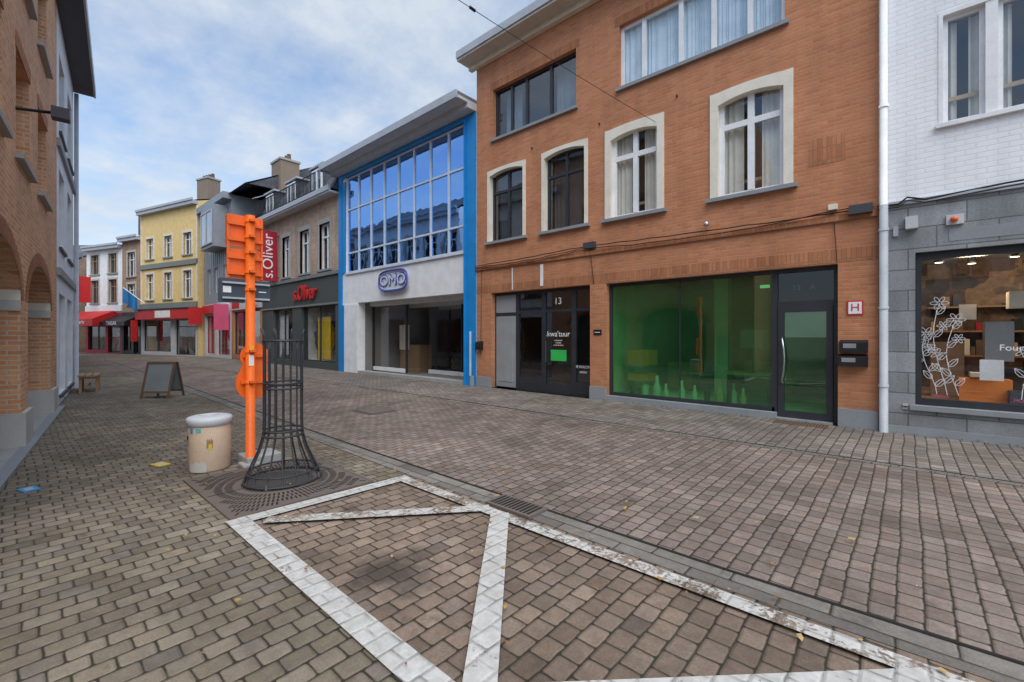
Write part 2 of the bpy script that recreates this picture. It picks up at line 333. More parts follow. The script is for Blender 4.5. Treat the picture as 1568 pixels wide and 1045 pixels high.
def poly(pts,m): mb.face([(x,y,z) for x,y in pts],m)
poly([(-4.05,1.12),(2.2,1.09),(2.2,1.24),(-4.05,1.27)],'paint_white')
z=.0205
poly([(-4.04,1.20),(-3.90,1.20),(-3.82,2.74),(-3.96,2.74)],'paint_white')
z=.0245; poly([(-3.95,2.60),(3,2.60),(3,2.72),(-3.95,2.72)],'paint_worn')
z=.0285
def diag(a,b,w,m):
    d=(Vector(b)-Vector(a)).normalized(); n=Vector((-d.y,d.x))*w/2; A=Vector(a);B=Vector(b)
    poly([A-n,B-n,B+n,A+n],m)
diag((-3.82,1.34),(-2.66,2.70),.13,'paint_worn'); diag((-2.52,2.68),(-1.34,1.30),.15,'paint_white'); diag((-1.22,1.32),(.1,2.62),.15,'paint_white'); diag((.2,2.6),(1.5,1.3),.15,'paint_white')
mb.done('parking_marking')
# ------------------------------------------------------------------ brick building (X -9.39..-0.33)
E,L=frame('brick_apartment_building',(-9.39,9),(-.33,9)); X=lambda x:x+9.39
mb=MB()
lofts=[(X(-8.73),X(-5.95),7.0,8.4),(X(-4.81),X(-1.60),7.0,8.4)]
ws=[(-8.93,-7.53),(-6.98,-5.62),(-5.15,-3.78),(-2.85,-1.48)]
ops=list(lofts)+[(X(a),X(b),4.12,6.15) for a,b in ws]+[(X(-8.80),X(-5.56),0,2.68),(X(-5.13),X(-.85),0,2.67)]
wall(mb,0,L,0,9.4,ops,'brick_orange',th=.3); shell(mb,L,9,9.4,'brick_orange')
mb.box(-.003,L+.002,-.045,0,3.36,3.46,'brick_soldier'); mb.box(0,L,-.004,0,2.69,2.91,'brick_soldier')
for a,b,c,d in lofts: mb.box(a-.1,b+.1,-.004,0,d+.001,d+.21,'brick_soldier')
mb.box(X(-1.25),X(-.75),-.004,0,4.35,4.8,'brick_soldier')
mb.done('walls',E)
mb=MB()
mb.box(-.28,L,-.52,0,9.36,9.42,'fascia_beige'); mb.box(-.28,L,-.56,-.50,9.42,9.62,'zinc'); mb.box(-.26,L,-.50,9.0,9.42,9.60,'zinc'); mb.box(-.2,L,-.14,0,9.22,9.36,'plaster_cream')
mb.done('eave',E)
mb=MB()
for i,(a,b,c,d) in enumerate(lofts):
    mb.box(a-.06,b+.06,-.07,.1,c-.07,c-.001,'bluestone')
    if i==0: window(mb,a,b,c,d,.12,'anthracite',.06,(.22,.41,.70),(),'glass_dark',mw=.07); curtain(mb,a+.1,a+.7,c,d,.45,'sheer_blue'); curtain(mb,b-.9,b-.1,c,d,.45,'sheer_blue')
    else:
        window(mb,a,b,c,d,.10,'white_pvc',.07,(.17,.42,.62,.82),(),'glass',mw=.09); curtain(mb,a+.05,b-.05,c+.05,d-.03,.22,'sheer_blue',.02,.14)
for i,(a,b) in enumerate(ws):
    a,b=X(a),X(b); c,d=4.12,6.15; sw=.085 if i<2 else .14; sm='surround_cream'
    mb.box(a-.005,a+sw,-.03,.14,c,d-.12,sm); mb.box(b-sw,b+.005,-.03,.14,c,d-.12,sm)
    n=14; e=d-(.18 if i<2 else .27); rise=.09; aa,bb=a+sw,b-sw
    mb.box(a-.005,a+sw,-.03,.14,d-.12,d-.02,sm); mb.box(b-sw,b+.005,-.03,.14,d-.12,d-.02,sm)
    for k in range(n):
        xa,xb=aa+(bb-aa)*k/n,aa+(bb-aa)*(k+1)/n; f=lambda k:e+rise*(1-(2*k/n-1)**2); top=lambda k:d-.02+.03*(1-(2*k/n-1)**2)
        mb.face([(xa,-.03,f(k)),(xb,-.03,f(k+1)),(xb,-.03,top(k+1)),(xa,-.03,top(k))],sm); mb.face([(xa,-.03,f(k)),(xb,-.03,f(k+1)),(xb,.14,f(k+1)),(xa,.14,f(k))],sm)
        mb.face([(xa,-.03,top(k)),(xb,-.03,top(k+1)),(xb,0.02,top(k+1)),(xa,0.02,top(k))],sm)
    mb.box(a-.07,b+.07,-.10,.1,c-.07,c-.001,'bluestone')
    if i<2: window(mb,aa,bb,c,d-.1,.12,'anthracite',.055,(.5,),(.72,),'glass_dark',mw=.07); curtain(mb,aa+.02,bb-.3,c,d-.2,.4,'curtain_dark')
    else:
        window(mb,aa,bb,c,d-.1,.10,'white_pvc',.08,(.5,),(.70,),'glass',mw=.11)
        curtain(mb,aa+.02,aa+(bb-aa)*.36,c+.02,d-.15,.24,'curtain'); curtain(mb,bb-(bb-aa)*.36,bb-.02,c+.02,d-.15,.24,'curtain'); mb.box(aa+.3,bb-.3,.35,.45,c+.3,c+.36,'wood_light')
mb.done('windows',E)
mb=MB()
for a,b in ((-9.38,-8.80),(-5.56,-5.13),(-.85,-.335)): mb.box(X(a)+.002,X(b)-.002,-.035,.1,0,.30,'bluestone')
mb.box(X(-5.13),X(-1.74),-.02,.1,0,.12,'bluestone'); mb.done('plinth',E)
mb=MB(); a,b=X(-5.13),X(-.85); y=.14
mb.box(a,a+.06,y,y+.08,.12,2.67,'anthracite'); mb.box(b-.07,b,y,y+.08,.0,2.67,'anthracite'); mb.box(a+.06,b-.07,y,y+.08,2.60,2.67,'anthracite')
dx=X(-1.74); mb.box(a+.06,dx-.05,y,y+.08,.12,.19,'anthracite'); mb.box(dx-.09,dx,y,y+.08,.02,2.60,'anthracite')
mb.face([(a+.06,y+.04,.19),(dx-.09,y+.04,.19),(dx-.09,y+.04,2.6),(a+.06,y+.04,2.6)],'green_film')
mid=a+1.62; mb.box(mid-.008,mid+.008,y+.02,y+.035,.19,2.6,'anthracite')
mb.box(dx,b-.07,y-.01,y+.07,2.0,2.09,'anthracite'); mb.face([(dx,y+.04,2.09),(b-.07,y+.04,2.09),(b-.07,y+.04,2.6),(dx,y+.04,2.6)],'glass_black')
mb.face([(dx,y+.2,2.0),(b-.07,y+.2,2.0),(b-.07,y+.2,2.67),(dx,y+.2,2.67)],'interior')
mb.box(dx+.01,dx+.10,y-.02,y+.05,.04,2.0,'anthracite'); mb.box(b-.17,b-.08,y-.02,y+.05,.04,2.0,'anthracite'); mb.box(dx+.10,b-.17,y-.02,y+.05,.04,.16,'anthracite'); mb.box(dx+.10,b-.17,y-.02,y+.05,1.90,2.0,'anthracite')
mb.face([(dx+.10,y+.02,.16),(b-.17,y+.02,.16),(b-.17,y+.02,1.9),(dx+.10,y+.02,1.9)],'green_film')
mb.tube([(dx+.08,y-.02,.65),(dx+.08,y-.08,.67),(dx+.11,y-.10,.85),(dx+.12,y-.10,1.05),(dx+.11,y-.10,1.25),(dx+.08,y-.08,1.43),(dx+.08,y-.02,1.45)],.016,'steel')
mb.box(dx,b-.07,-.03,.14,0,.035,'bluestone')
mb.box(dx-.34,dx-.18,y+.25,y+.27,2.38,2.44,'exit_green')
# room behind
mb.box(a,b,.3,5.2,.05,.10,'interior_light'); mb.face([(a,5.2,0),(b,5.2,0),(b,5.2,2.9),(a,5.2,2.9)],'interior_mid'); mb.face([(a,.3,2.9),(b,.3,2.9),(b,5.2,2.9),(a,5.2,2.9)],'interior_mid')
mb.face([(a-.02,.3,0),(a-.02,5.2,0),(a-.02,5.2,2.9),(a-.02,.3,2.9)],'interior_light'); mb.face([(b+.02,.3,0),(b+.02,5.2,0),(b+.02,5.2,2.9),(b+.02,.3,2.9)],'interior_light')
mb.box(X(-2.45),X(-1.92),.42,.46,1.22,1.62,'screen'); mb.box(X(-2.43),X(-1.94),.415,.42,1.24,1.60,'sign_dark'); mb.box(X(-2.22),X(-2.16),.42,.5,.76,1.22,'black'); mb.box(X(-2.75),X(-1.9),.40,1.1,.72,.76,'wood'); mb.box(X(-2.7),X(-2.66),.5,1.05,.1,.72,'black'); mb.box(X(-1.98),X(-1.94),.5,1.05,.1,.72,'black')
mb.box(X(-4.85),X(-4.35),.5,1.0,.80,1.15,'orange_cloth'); mb.box(X(-4.85),X(-4.35),.5,1.0,.45,.6,'orange_cloth'); mb.box(X(-3.9),X(-3.3),4.9,5.18,.1,2.1,'wood_dark'); mb.box(X(-3.0),X(-2.0),3.0,3.5,.1,.85,'wood_light'); mb.box(X(-4.6),X(-4.0),2.2,2.8,.1,.8,'wood')
mb.box(X(-3.4),X(-3.1),2.0,2.3,.1,2.9,'plaster_white')
for k in range(10):
    cx=X(-4.75+k*.26+random.random()*.1); cy=.36+random.random()*.5; s_=.6+random.random()*.7
    mb.lathe((cx,cy,.10),[(.06*s_,0),(.07*s_,.18*s_),(.03*s_,.27*s_),(.025*s_,.38*s_),(0,.38*s_)],random.choice(['bin_white','plaster_white','wood_light','black']),12)
mb.done('shopfront',E)
mb=MB(); a,b=X(-8.80),X(-5.56); y=.16
mb.box(a,a+.05,y,y+.08,0,2.68,'anthracite'); mb.box(b-.06,b,y,y+.08,0,2.68,'anthracite'); mb.box(a+.05,b-.06,y,y+.08,2.60,2.68,'anthracite')
p1=X(-7.95); mb.box(p1-.05,p1+.05,y-.01,y+.07,0,2.6,'anthracite')
mb.box(a+.05,p1-.05,y,y+.06,.05,2.02,'panel_grey'); mb.box(a+.05,p1-.05,y,y+.06,2.12,2.6,'panel_grey'); mb.box(a+.05,p1-.05,y+.01,y+.05,2.02,2.12,'anthracite')
mb.box(a+.17,p1-.17,y-.012,y,.2,1.85,'panel_grey')
p2=X(-7.05);p3=X(-6.12)
for p in (p2,p3): mb.box(p-.06,p+.06,y-.01,y+.07,0,2.6,'anthracite')
mb.box(p1+.05,b-.06,y-.005,y+.065,2.08,2.15,'anthracite'); mb.box(p1+.05,p2-.06,y,y+.06,0,.35,'anthracite'); mb.box(p3+.06,b-.06,y,y+.06,0,.35,'anthracite'); mb.box(p2+.06,p3-.06,y-.003,y+.06,0,.25,'anthracite')
mb.face([(p1,y+.03,.1),(b,y+.03,.1),(b,y+.03,2.6),(p1,y+.03,2.6)],'glass_dark'); mb.face([(p1,y+1.6,0),(b,y+1.6,0),(b,y+1.6,2.8),(p1,y+1.6,2.8)],'interior'); mb.box(p1+.3,p1+.7,y+1.2,y+1.5,.1,1.8,'wood_dark')
mb.box(p2+.1,p2+.12,y-.06,y-.04,.8,1.5,'steel'); mb.box(p2+.22,p2+.70,y+.012,y+.02,.84,1.12,'green_screen'); mb.box(p3+.15,p3+.45,y+.012,y+.02,.08,.34,'white_emblem')
mb.done('entrance_door',E)
text('lettering',"kwa'tuur",E,(p2+.46,y+.005,1.52),.20,'white_emblem',ext=.002); text('lettering','13',E,(p2+.45,y+.005,2.35),.24,'white_emblem',ext=.002)
for k,s_ in enumerate(('architectuur','interieur','studio & advies')): text('lettering',s_,E,(p2+.46,y+.008,1.36-k*.06),.05,'white_emblem',ext=.001)
text('lettering','DE KOLONIE',E,(p3+.28,y+.005,.72),.09,'white_emblem',ext=.001); text('lettering','atelier',E,(p3+.28,y+.005,.60),.09,'white_emblem',ext=.001)
text('lettering','13',E,(dx+.28,y+.03,2.33),.13,'white_emblem',ext=.001); text('lettering','A',E,(dx+.52,y+.03,2.33),.13,'white_emblem',ext=.001)
# cables & conduits
mb=MB()
def cable(p0,p1,sag,r=.011,n=14,jit=.012):
    P=[]
    for k in range(n+1):
        u=k/n; P.append((p0[0]+(p1[0]-p0[0])*u,p0[1]+(p1[1]-p0[1])*u+random.uniform(-jit,jit)*.3,p0[2]+(p1[2]-p0[2])*u-sag*4*u*(1-u)+random.uniform(-jit,jit)))
    mb.tube(P,r,'black',6)
cable((0,-.07,3.50),(3.9,-.07,3.58),.02); cable((3.9,-.07,3.58),(9.0,-.07,3.50),.03); cable((3.9,-.08,3.52),(8.7,-.08,3.54),.10,.009); cable((0,-.08,3.46),(3.8,-.08,3.54),.05,.009)
cable((0,-.07,3.42),(3.7,-.07,3.50),.07,.007,18,.02)
mb.box(3.7,4.0,-.1,-.002,3.52,3.66,'dark_sign'); mb.box(X(-.70),X(-.40),-.14,-.002,3.42,3.56,'dark_sign'); mb.box(X(-.97),X(-.85),-.10,-.002,3.55,3.64,'plaster_cream')
mb.lathe((X(-2.9),-.1,3.60),[(0,0),(.05,.0),(.05,.06),(.03,.09),(0,.09)],'steel',12)
cable((3.85,-.03,3.5),(3.95,-.03,2.7),-.0,.008); 
mb.tube([(X(-7.98),-.02,2.72),(X(-7.98),-.02,3.32)],.018,'zinc')
mb.box(X(-7.02),X(-6.94),-.03,-.005,2.75,3.3,'plaster_white'); cable((.25,-.05,3.4),(.22,-.05,.9),0,.006)
cable((X(-.9),-.03,3.4),(X(-.86),-.03,2.7),0,.006)
for xx in (-7.3,-5.3,-3.5): mb.box(X(xx)-.015,X(xx)+.015,-.05,-.001,6.35,6.38,'dark_sign')
mb.done('wall_cables',E)
def mailbox(name,x,z,w,h,d,plates=1):
    mb=MB(); mb.prism([(0,0),(-d,0),(-d,h*.82),(-.02,h),(0,h)],x,x+w,'black','x')
    mb.box(x+.05,x+w*.6,-d-.003,-d,h*.35,h*.7,'steel' if plates else 'anthracite')
    mb.done(name,None,(0,8.998,z),0,.004)
mailbox('mailbox',-9.32,1.08,.20,.24,.12,0); mailbox('mailbox',-.82,1.22,.36,.20,.14,1); mailbox('mailbox',-.84,1.0,.38,.19,.15,1)
mb=MB(); mb.box(-.73,-.52,8.985,8.998,1.82,2.05,'red'); mb.box(-.71,-.54,8.981,8.985,1.84,2.03,'white_emblem'); o=mb.done('hydrant_sign'); text('letter','H',o,(-.625,8.978,1.935),.17,'red',ext=.001)
mb=MB(); mb.box(-5.45,-5.25,8.98,8.998,1.50,1.62,'black'); mb.box(-5.42,-5.28,8.976,8.98,1.55,1.565,'white_emblem'); mb.done('name_plate')
mb=MB(); mb.box(-1.72,-.95,8.62,8.92,.006,.016,'rust')
for k in range(18): mb.box(-1.70+k*.042,-1.685+k*.042,8.64,8.90,.0161,.018,'slot')
mb.done('doorstep_grate')
mb=MB(); mb.tube([(-.27,8.92,.0),(-.27,8.92,3.5)],.055,'zinc',14); mb.tube([(-.27,8.92,3.5),(-.27,8.92,9.3)],.048,'plaster_white',14)
for zz in (.7,1.9,3.1,5.0,7.0): mb.tube([(-.27,8.92,zz),(-.27,8.92,zz+.04)],.063,'zinc' if zz<3.4 else 'plaster_white',14)
mb.done('downpipe')
# ------------------------------------------------------------------ white / bluestone building
E,L=frame('white_painted_house',(-.33,9),(8,9)); X=lambda x:x+.33
mb=MB(); wins=[(X(.34),X(1.41)),(X(2.9),X(3.97)),(X(5.4),X(6.4))]
wall(mb,0,L,3.5,9.6,[(a,b,4.57,6.2) for a,b in wins]+[(a,b,7.1,8.6) for a,b in wins],'painted_brick',th=.3)
wall(mb,0,L,0,3.5,[(X(.09),X(3.6),.45,2.73),(X(4.2),X(5.2),0,2.5)],'bluestone_blocks',y=-.03,th=.33)
mb.box(0,L,-.07,-.0,3.47,3.53,'zinc')
shell(mb,L,9,9.6,'painted_brick'); mb.box(0,L,-.5,.0,9.45,9.7,'plaster_white'); mb.box(0,L,-.06,-.03,0,.12,'bluestone'); mb.done('walls',E)
mb=MB()
for a,b in wins:
    for c,d in ((4.57,6.2),(7.1,8.6)):
        mb.box(a-.03,b+.03,-.06,.1,c-.06,c-.001,'plaster_white'); 
        mb.box(a,a+.05,-.01,.12,c,d,'plaster_white'); mb.box(b-.05,b,-.01,.12,c,d,'plaster_white'); mb.box(a+.05,b-.05,-.01,.12,d-.06,d,'plaster_white')
        m_=(a+b)/2; mb.box(m_-.06,m_+.06,.0,.12,c,d-.06,'plaster_white')
        for q0,q1 in ((a+.05,m_-.06),(m_+.06,b-.05)):
            window(mb,q0,q1,c,d-.06,.08,'white_pvc',.055,(),(),'glass'); w_=(q1-q0)*.36; curtain(mb,q0+.03,q0+w_,c+.05,d-.1,.22,'curtain',.02,.1); curtain(mb,q1-w_,q1-.03,c+.05,d-.1,.22,'curtain',.02,.1); mb.box(q0+.06,q1-.06,.16,.19,c+.36,c+.42,'wood_light')
mb.done('windows',E)
mb=MB(); a,b=X(.09),X(3.6); y=.10
for q0,q1,c,d in ((a,a+.07,.45,2.73),(b-.07,b,.45,2.73)): mb.box(q0,q1,y-.05,y+.06,c,d,'anthracite')
mb.box(a+.07,b-.07,y-.05,y+.06,.45,.55,'anthracite'); mb.box(a+.07,b-.07,y-.05,y+.06,2.62,2.73,'anthracite'); mb.box(a+1.9,a+1.95,y-.04,y+.05,.55,2.62,'anthracite')
mb.box(a-.06,b+.06,-.09,.1,.38,.449,'bluestone'); mb.face([(a,y,.5),(b,y,.5),(b,y,2.7),(a,y,2.7)],'glass_clear')
mb.face([(a-.3,3,0),(b+.3,3,0),(b+.3,3,2.9),(a-.3,3,2.9)],'display_shop'); mb.box(a-.2,b+.2,.2,3,.4,.48,'wood'); mb.face([(a-.3,.3,2.9),(b+.3,.3,2.9),(b+.3,3,2.9),(a-.3,3,2.9)],'interior_mid')
mb.face([(a-.2,.2,0),(a-.2,3,0),(a-.2,3,2.9),(a-.2,.2,2.9)],'wood')
for zz in (1.1,1.55,2.0):
    mb.box(a+.2,b,2.65,2.98,zz,zz+.03,'wood')
    for k in range(22): 
        q=a+.25+k*.15; hh=random.uniform(.08,.3)
        if random.random()<.6: mb.box(q,q+random.uniform(.05,.12),2.68,2.85,zz+.03,zz+.03+hh,random.choice(['plaster_cream','wood','wood_light','bin_white','black','interior_mid','wood_dark','red_dark']))
for (xx,yy,w,zz,h,m_) in ((.50,.6,.55,.48,.36,'orange_cloth'),(.80,.9,.30,1.1,.6,'panel_grey'),(.62,.55,.28,.87,.06,'plaster_cream'),(1.0,.4,.3,.48,.22,'sign_dark'),(1.05,.9,.3,1.9,.25,'plaster_cream'),(1.3,.8,.5,.48,.7,'wood'),(.2,1.2,.4,.48,.9,'wood'),(1.5,.5,.35,1.0,.2,'teal_s'),(.55,1.4,.2,1.75,.25,'white_emblem'),(2,.6,.5,.48,.9,'wood'),(.70,.38,.24,.84,.30,'white_emblem')):
    mb.box(a+xx,a+xx+w,yy,yy+(.3 if m_!='white_emblem' else .01),zz,zz+h,m_)
for k in range(5): mb.lathe((a+.3+k*.42,1.2+.5*(k%2),2.70),[(.05,.2),(.05,.05),(.07,0),(0,0)],'black',12); mb.lathe((a+.3+k*.42,1.2+.5*(k%2),2.695),[(.05,0),(0,-.005)],'lamp_warm',12)
mb.done('shop_window',E)
for k,(xx,yy) in enumerate(((.7,1.4),(2.2,1.5))):
    ld=bpy.data.lights.new('spot_lamp','POINT'); ld.energy=26; ld.color=(1,.80,.55); ld.shadow_soft_size=.15; lo=bpy.data.objects.new('ceiling_lamp',ld); COL.objects.link(lo); lo.parent=E; lo.location=(a+xx,yy,2.45)
mb=MB(); yy=y-.004
def stem(P,r=.0035):
    for p,q in zip(P,P[1:]):
        d=Vector((q[0]-p[0],q[1]-p[1])); n=Vector((-d.y,d.x)).normalized()*r
        mb.face([(p[0]-n.x,yy,p[1]-n.y),(q[0]-n.x,yy,q[1]-n.y),(q[0]+n.x,yy,q[1]+n.y),(p[0]+n.x,yy,p[1]+n.y)],'white_emblem')
def petal(cx,cz,r,k=6):
    for i in range(k):
        an=2*math.pi*i/k; px,pz=cx+r*.6*math.cos(an),cz+r*.6*math.sin(an)
        P=[(px+r*.42*math.cos(an)*math.cos(q)-r*.22*math.sin(an)*math.sin(q),pz+r*.42*math.sin(an)*math.cos(q)+r*.22*math.cos(an)*math.sin(q)) for q in [j*math.pi/4 for j in range(8)]]
        for p,q in zip(P,P[1:]+P[:1]): stem([p,q],.0028)
def leafd(cx,cz,an,l):
    P=[(cx+l*(u_*math.cos(an)-w_*math.sin(an)),cz+l*(u_*math.sin(an)+w_*math.cos(an))) for u_,w_ in ((0,0),(.3,.22),(.65,.2),(1,0),(.65,-.2),(.3,-.22),(0,0),(1,0))]; stem(P,.0028)
for (bx,h) in ((a+.28,1.35),(a+.42,1.1),(a+.16,.9),(a+1.15,1.2),(a+1.35,.85)):
    P=[(bx+.08*math.sin(k*.5+bx*3),.62+h*k/8) for k in range(9)]; stem(P)
    petal(P[-1][0],P[-1][1],.10); petal(P[4][0]-.10,P[4][1]+.05,.08,5); petal(P[6][0]+.10,P[6][1],.07,6)
    for k in (1,2,3,5,7): leafd(P[k][0],P[k][1],R(50) if k%2 else R(130),.16)
mb.done('window_flower_decal',E)
text('lettering','Fourn.',E,(a+1.02,yy,1.32),.12,'white_emblem',ext=.001); text('lettering','MODE & DECO',E,(a+1.2,yy,.60),.06,'pink_s',ext=.001); text('lettering','libellule',E,(a+.28,yy,.60),.06,'pink_s',ext=.001)
mb=MB(); mb.box(X(-.02),X(.12),-.16,-.03,3.08,3.26,'plaster_grey'); mb.box(X(-.16),X(-.1),-.08,-.03,3.0,3.15,'zinc')
mb.box(X(.42),X(.6),-.07,-.03,3.08,3.22,'plaster_grey'); mb.lathe((X(.5),-.1,3.12),[(0,0),(.04,0),(.04,.05),(0,.07)],'orange_sign',12); mb.box(X(.45),X(1.7),-.035,-.0301,2.85,3.02,'bluestone')
cab=[(X(-.35),-.06,3.50),(X(-.1),-.08,3.48),(X(0.0),-.1,3.56),(X(.2),-.07,3.50),(X(1),-.05,3.56),(X(2.2),-.06,3.60),(X(5),-.06,3.55)]; mb.tube(cab,.014,'black'); mb.tube([(p[0],p[1]-.02,p[2]-.05) for p in cab],.009,'black')
mb.box(X(-.05),X(.01),-.05,-.03,.38,.46,'stone_light'); mb.lathe((X(-.02),-.045,.42),[(0,0),(.03,0),(.03,.01),(0,.01)],'black',10)
mb.done('wall_fittings',E)
# ------------------------------------------------------------------ blue building
E,L=frame('blue_glass_showroom',(-17.57,9),(-9.392,9)); X=lambda x:x+17.57
mb=MB()
wall(mb,0,L,0,8.2,[(X(-17.03),X(-9.80),4.0,7.92),(X(-16.10),X(-9.80),0,2.76)],'plaster_white',th=.3); shell(mb,L,12,8.2,'concrete_block'); mb.done('walls',E)
mb=MB(); 
mb.box(X(-9.80),X(-9.40),-.06,.0,0,8.0,'blue_paint'); mb.box(X(-9.83),X(-9.80),-.12,.2,0,7.9,'blue_paint'); mb.box(X(-17.57)+.01,X(-17.30),-.06,0,0,8.0,'blue_paint'); mb.box(X(-17.30),X(-17.03),-.04,0,4.0,7.7,'blue_paint')
mb.box(X(-17.30),X(-9.80),-.06,0,7.86,8.0,'blue_paint'); mb.box(X(-17.29),X(-16.1),-.05,0,0,2.7,'plaster_white'); mb.box(X(-17.29),X(-17.1),-.07,-.05,0,2.7,'blue_paint')
mb.box(X(-9.60),X(-9.45),-.065,-.06,0,.30,'concrete'); mb.box(X(-9.62),X(-9.56),-.08,-.06,.3,1.6,'silver_frame'); mb.done('blue_frame',E)
mb=MB(); mb.box(-.2,L+.0,-.75,.0,8.16,8.24,'plaster_grey'); mb.box(-.2,L,-.80,-.74,8.14,8.36,'zinc'); mb.box(-.2,L,-.74,11,8.24,8.34,'roof_felt'); mb.box(-.2,L,-.36,-.0,8.02,8.159,'plaster_grey'); mb.box(-.18,-.1,-.78,0,8.10,8.158,'zinc'); mb.done('eave',E)
mb=MB(); a,b=X(-17.03),X(-9.80)
zs=[4.0,4.80,6.55,7.86]
window(mb,a,b,4.0,7.86,.04,'silver_frame',.06,[i/8 for i in range(1,8)],[(zs[1]-4)/3.86,(zs[2]-4)/3.86],'glass_blue',mw=.06,back='interior',depth=.6)
mb.box(a,b,-.06,.04,3.93,4.0,'silver_frame')
mb.done('glazing',E)
mb=MB(); a,b=X(-16.1),X(-9.83)
mb.face([(a,.3,.02),(b,.3,.02),(b,11.8,.02),(a,11.8,.02)],'interior_mid'); mb.face([(a,9,0),(b,9,0),(b,9,3.2),(a,9,3.2)],'interior'); mb.face([(a,.3,2.9),(b,.3,2.9),(b,11.8,2.9),(a,11.8,2.9)],'interior_light')
mb.face([(a,.3,0),(a,11.8,0),(a,11.8,2.9),(a,.3,2.9)],'interior_mid'); mb.face([(b,.3,0),(b,11.8,0),(b,11.8,2.9),(b,.3,2.9)],'interior_mid')
mb.box(a,b,-.02,.28,.0,.10,'concrete'); yg=1.7
mb.box(a,a+2.3,.62,.72,.10,.24,'plaster_white'); mb.face([(a,.66,.24),(a+2.3,.66,.24),(a+2.3,.66,2.6),(a,.66,2.6)],'glass_clear')
for q in (a+.03,a+2.3): mb.box(q-.03,q+.03,.62,.70,.1,2.62,'anthracite')
mb.face([(a+2.3,.66,.2),(a+2.3,yg,.2),(a+2.3,yg,2.6),(a+2.3,.66,2.6)],'glass_clear')
for q in (a+4.2,b-.03): mb.box(q-.03,q+.03,yg-.04,yg+.04,.0,2.6,'anthracite')
mb.box(a+2.3,b,yg-.05,yg+.1,.02,.16,'plaster_white'); mb.face([(a+2.3,yg,.16),(b,yg,.16),(b,yg,2.6),(a+2.3,yg,2.6)],'glass_clear'); mb.box(a,b,.5,.8,2.64,2.9,'plaster_white')
for k in range(4): mb.box(a,b,2.4+k*1.6,2.6+k*1.6,2.65,2.9,'plaster_white')
mb.box(a+.5,a+1.8,1.6,2.2,.02,1.1,'wood'); mb.box(a+.6,a+1.2,1.5,1.56,.9,1.9,'plaster_cream'); mb.box(b-3,b-1.2,5,5.6,.02,1.0,'dark_panel'); mb.box(b-1.1,b-.2,7,7.1,.6,2.,'wood_light')
mb.box(a+2.6,a+3.4,4.5,5.2,.02,1.4,'display_warm'); mb.box(a+3.8,a+4.2,6,6.4,.02,2.9,'plaster_white')
mb.done('showroom_interior',E)
def bike(x,y,rz):
    mb=MB(); mb.ring((-.5,0,.34),.32,.018,'black','y',28); mb.ring((.5,0,.34),.32,.018,'black','y',28)
    fr=[((-.5,0,.34),(-.1,0,.3)),((-.1,0,.3),(-.22,0,.8)),((-.22,0,.72),(.33,0,.78)),((-.1,0,.3),(.36,0,.66)),((-.5,0,.34),(-.2,0,.7)),((.5,0,.34),(.34,0,.95))]
    cm=random.choice(['black','sign_dark','red_dark','steel'])
    for p,q in fr: mb.tube([p,q],.016,cm,6)
    mb.tube([(.30,-.26,.96),(.36,0,1.0),(.30,.26,.96)],.012,'black',6); mb.box(-.34,-.12,-.07,.07,.80,.85,'black'); mb.done('bicycle',None,(x,y,.02),rz)
for k in range(7): bike(-13.3+k*.5,11.6+random.random()*.3,R(68+random.uniform(-8,8)))
sg=MB(); cx,cz=-13.52,3.42
P=[]; 
for i in range(40):
    an=2*math.pi*i/40; P.append((cx+.86*math.copysign(abs(math.cos(an))**.55,math.cos(an)),8.86,cz+.36*math.copysign(abs(math.sin(an))**.55,math.sin(an))))
sg.tube(P,.03,'purple_blue',8,True); sg.tube([(cx+(p[0]-cx)*.9,8.88,cz+(p[2]-cz)*.86) for p in P],.016,'silver_frame',6,True)
for q in (-.6,.6): sg.tube([(cx+q,8.88,cz),(cx+q,9.0,cz)],.015,'steel')
sg.face([(p[0],8.90,p[2]) for p in P],'silver_frame')
o=sg.done('showroom_sign'); text('lettering','OMO',o,(cx,8.875,cz),.60,'purple_blue',ext=.02,sx=1.15); text('lettering','OMO',o,(cx,8.853,cz),.50,'silver_frame',ext=.004,sx=1.3)
# ------------------------------------------------------------------ clothing shop
E,L=frame('brick_clothing_shop',(-26.13,9),(-17.574,9)); X=lambda x:x+26.13
mb=MB(); w3=[(X(-23.45),X(-22.55)),(X(-21.4),X(-20.4)),(X(-19.4),X(-18.4))]; w3.insert(0,(X(-25.5),X(-24.6)))
wall(mb,0,L,4.15,7.4,[(a,b,4.35,6.35) for a,b in w3],'brick_beige',th=.3)
wall(mb,0,L,0,4.15,[(X(-24.6),X(-22.2),.3,2.78),(X(-21.2),X(-17.9),.3,2.78)],'dark_panel',y=-.02,th=.3); shell(mb,L,9,7.4,'brick_beige')
mb.box(0,L,-.10,-.02,4.05,4.2,'green_grey'); mb.box(0,L,-.07,-.02,2.8,2.88,'green_grey'); mb.done('walls',E)
mb=MB(); mb.box(0,L,-.45,0,7.35,7.42,'plaster_grey'); mb.box(0,L,-.5,-.4,7.42,7.62,'zinc')
mb.face([(0,-.3,7.55),(L,-.3,7.55),(L,.5,9.0),(0,.5,9.0)],'slate'); mb.box(0,L,.5,8.5,8.9,9.02,'roof_felt'); mb.face([(L,-.3,7.5),(L,8.5,7.5),(L,8.5,9),(L,.5,9)],'slate'); mb.face([(0,-.3,7.5),(0,8.5,7.5),(0,8.5,9),(0,.5,9)],'slate')
for cx in (1.4,4.1,6.8):
    mb.box(cx-.6,cx+.6,-.1,1.2,7.6,8.85,'slate'); mb.box(cx-.7,cx+.7,-.2,1.2,8.85,8.93,'zinc'); window(mb,cx-.45,cx+.45,7.65,8.75,-.17,'white_pvc',.06,(.5,),(),'glass_dark',back=None)
mb.done('mansard_roof',E)
mb=MB()
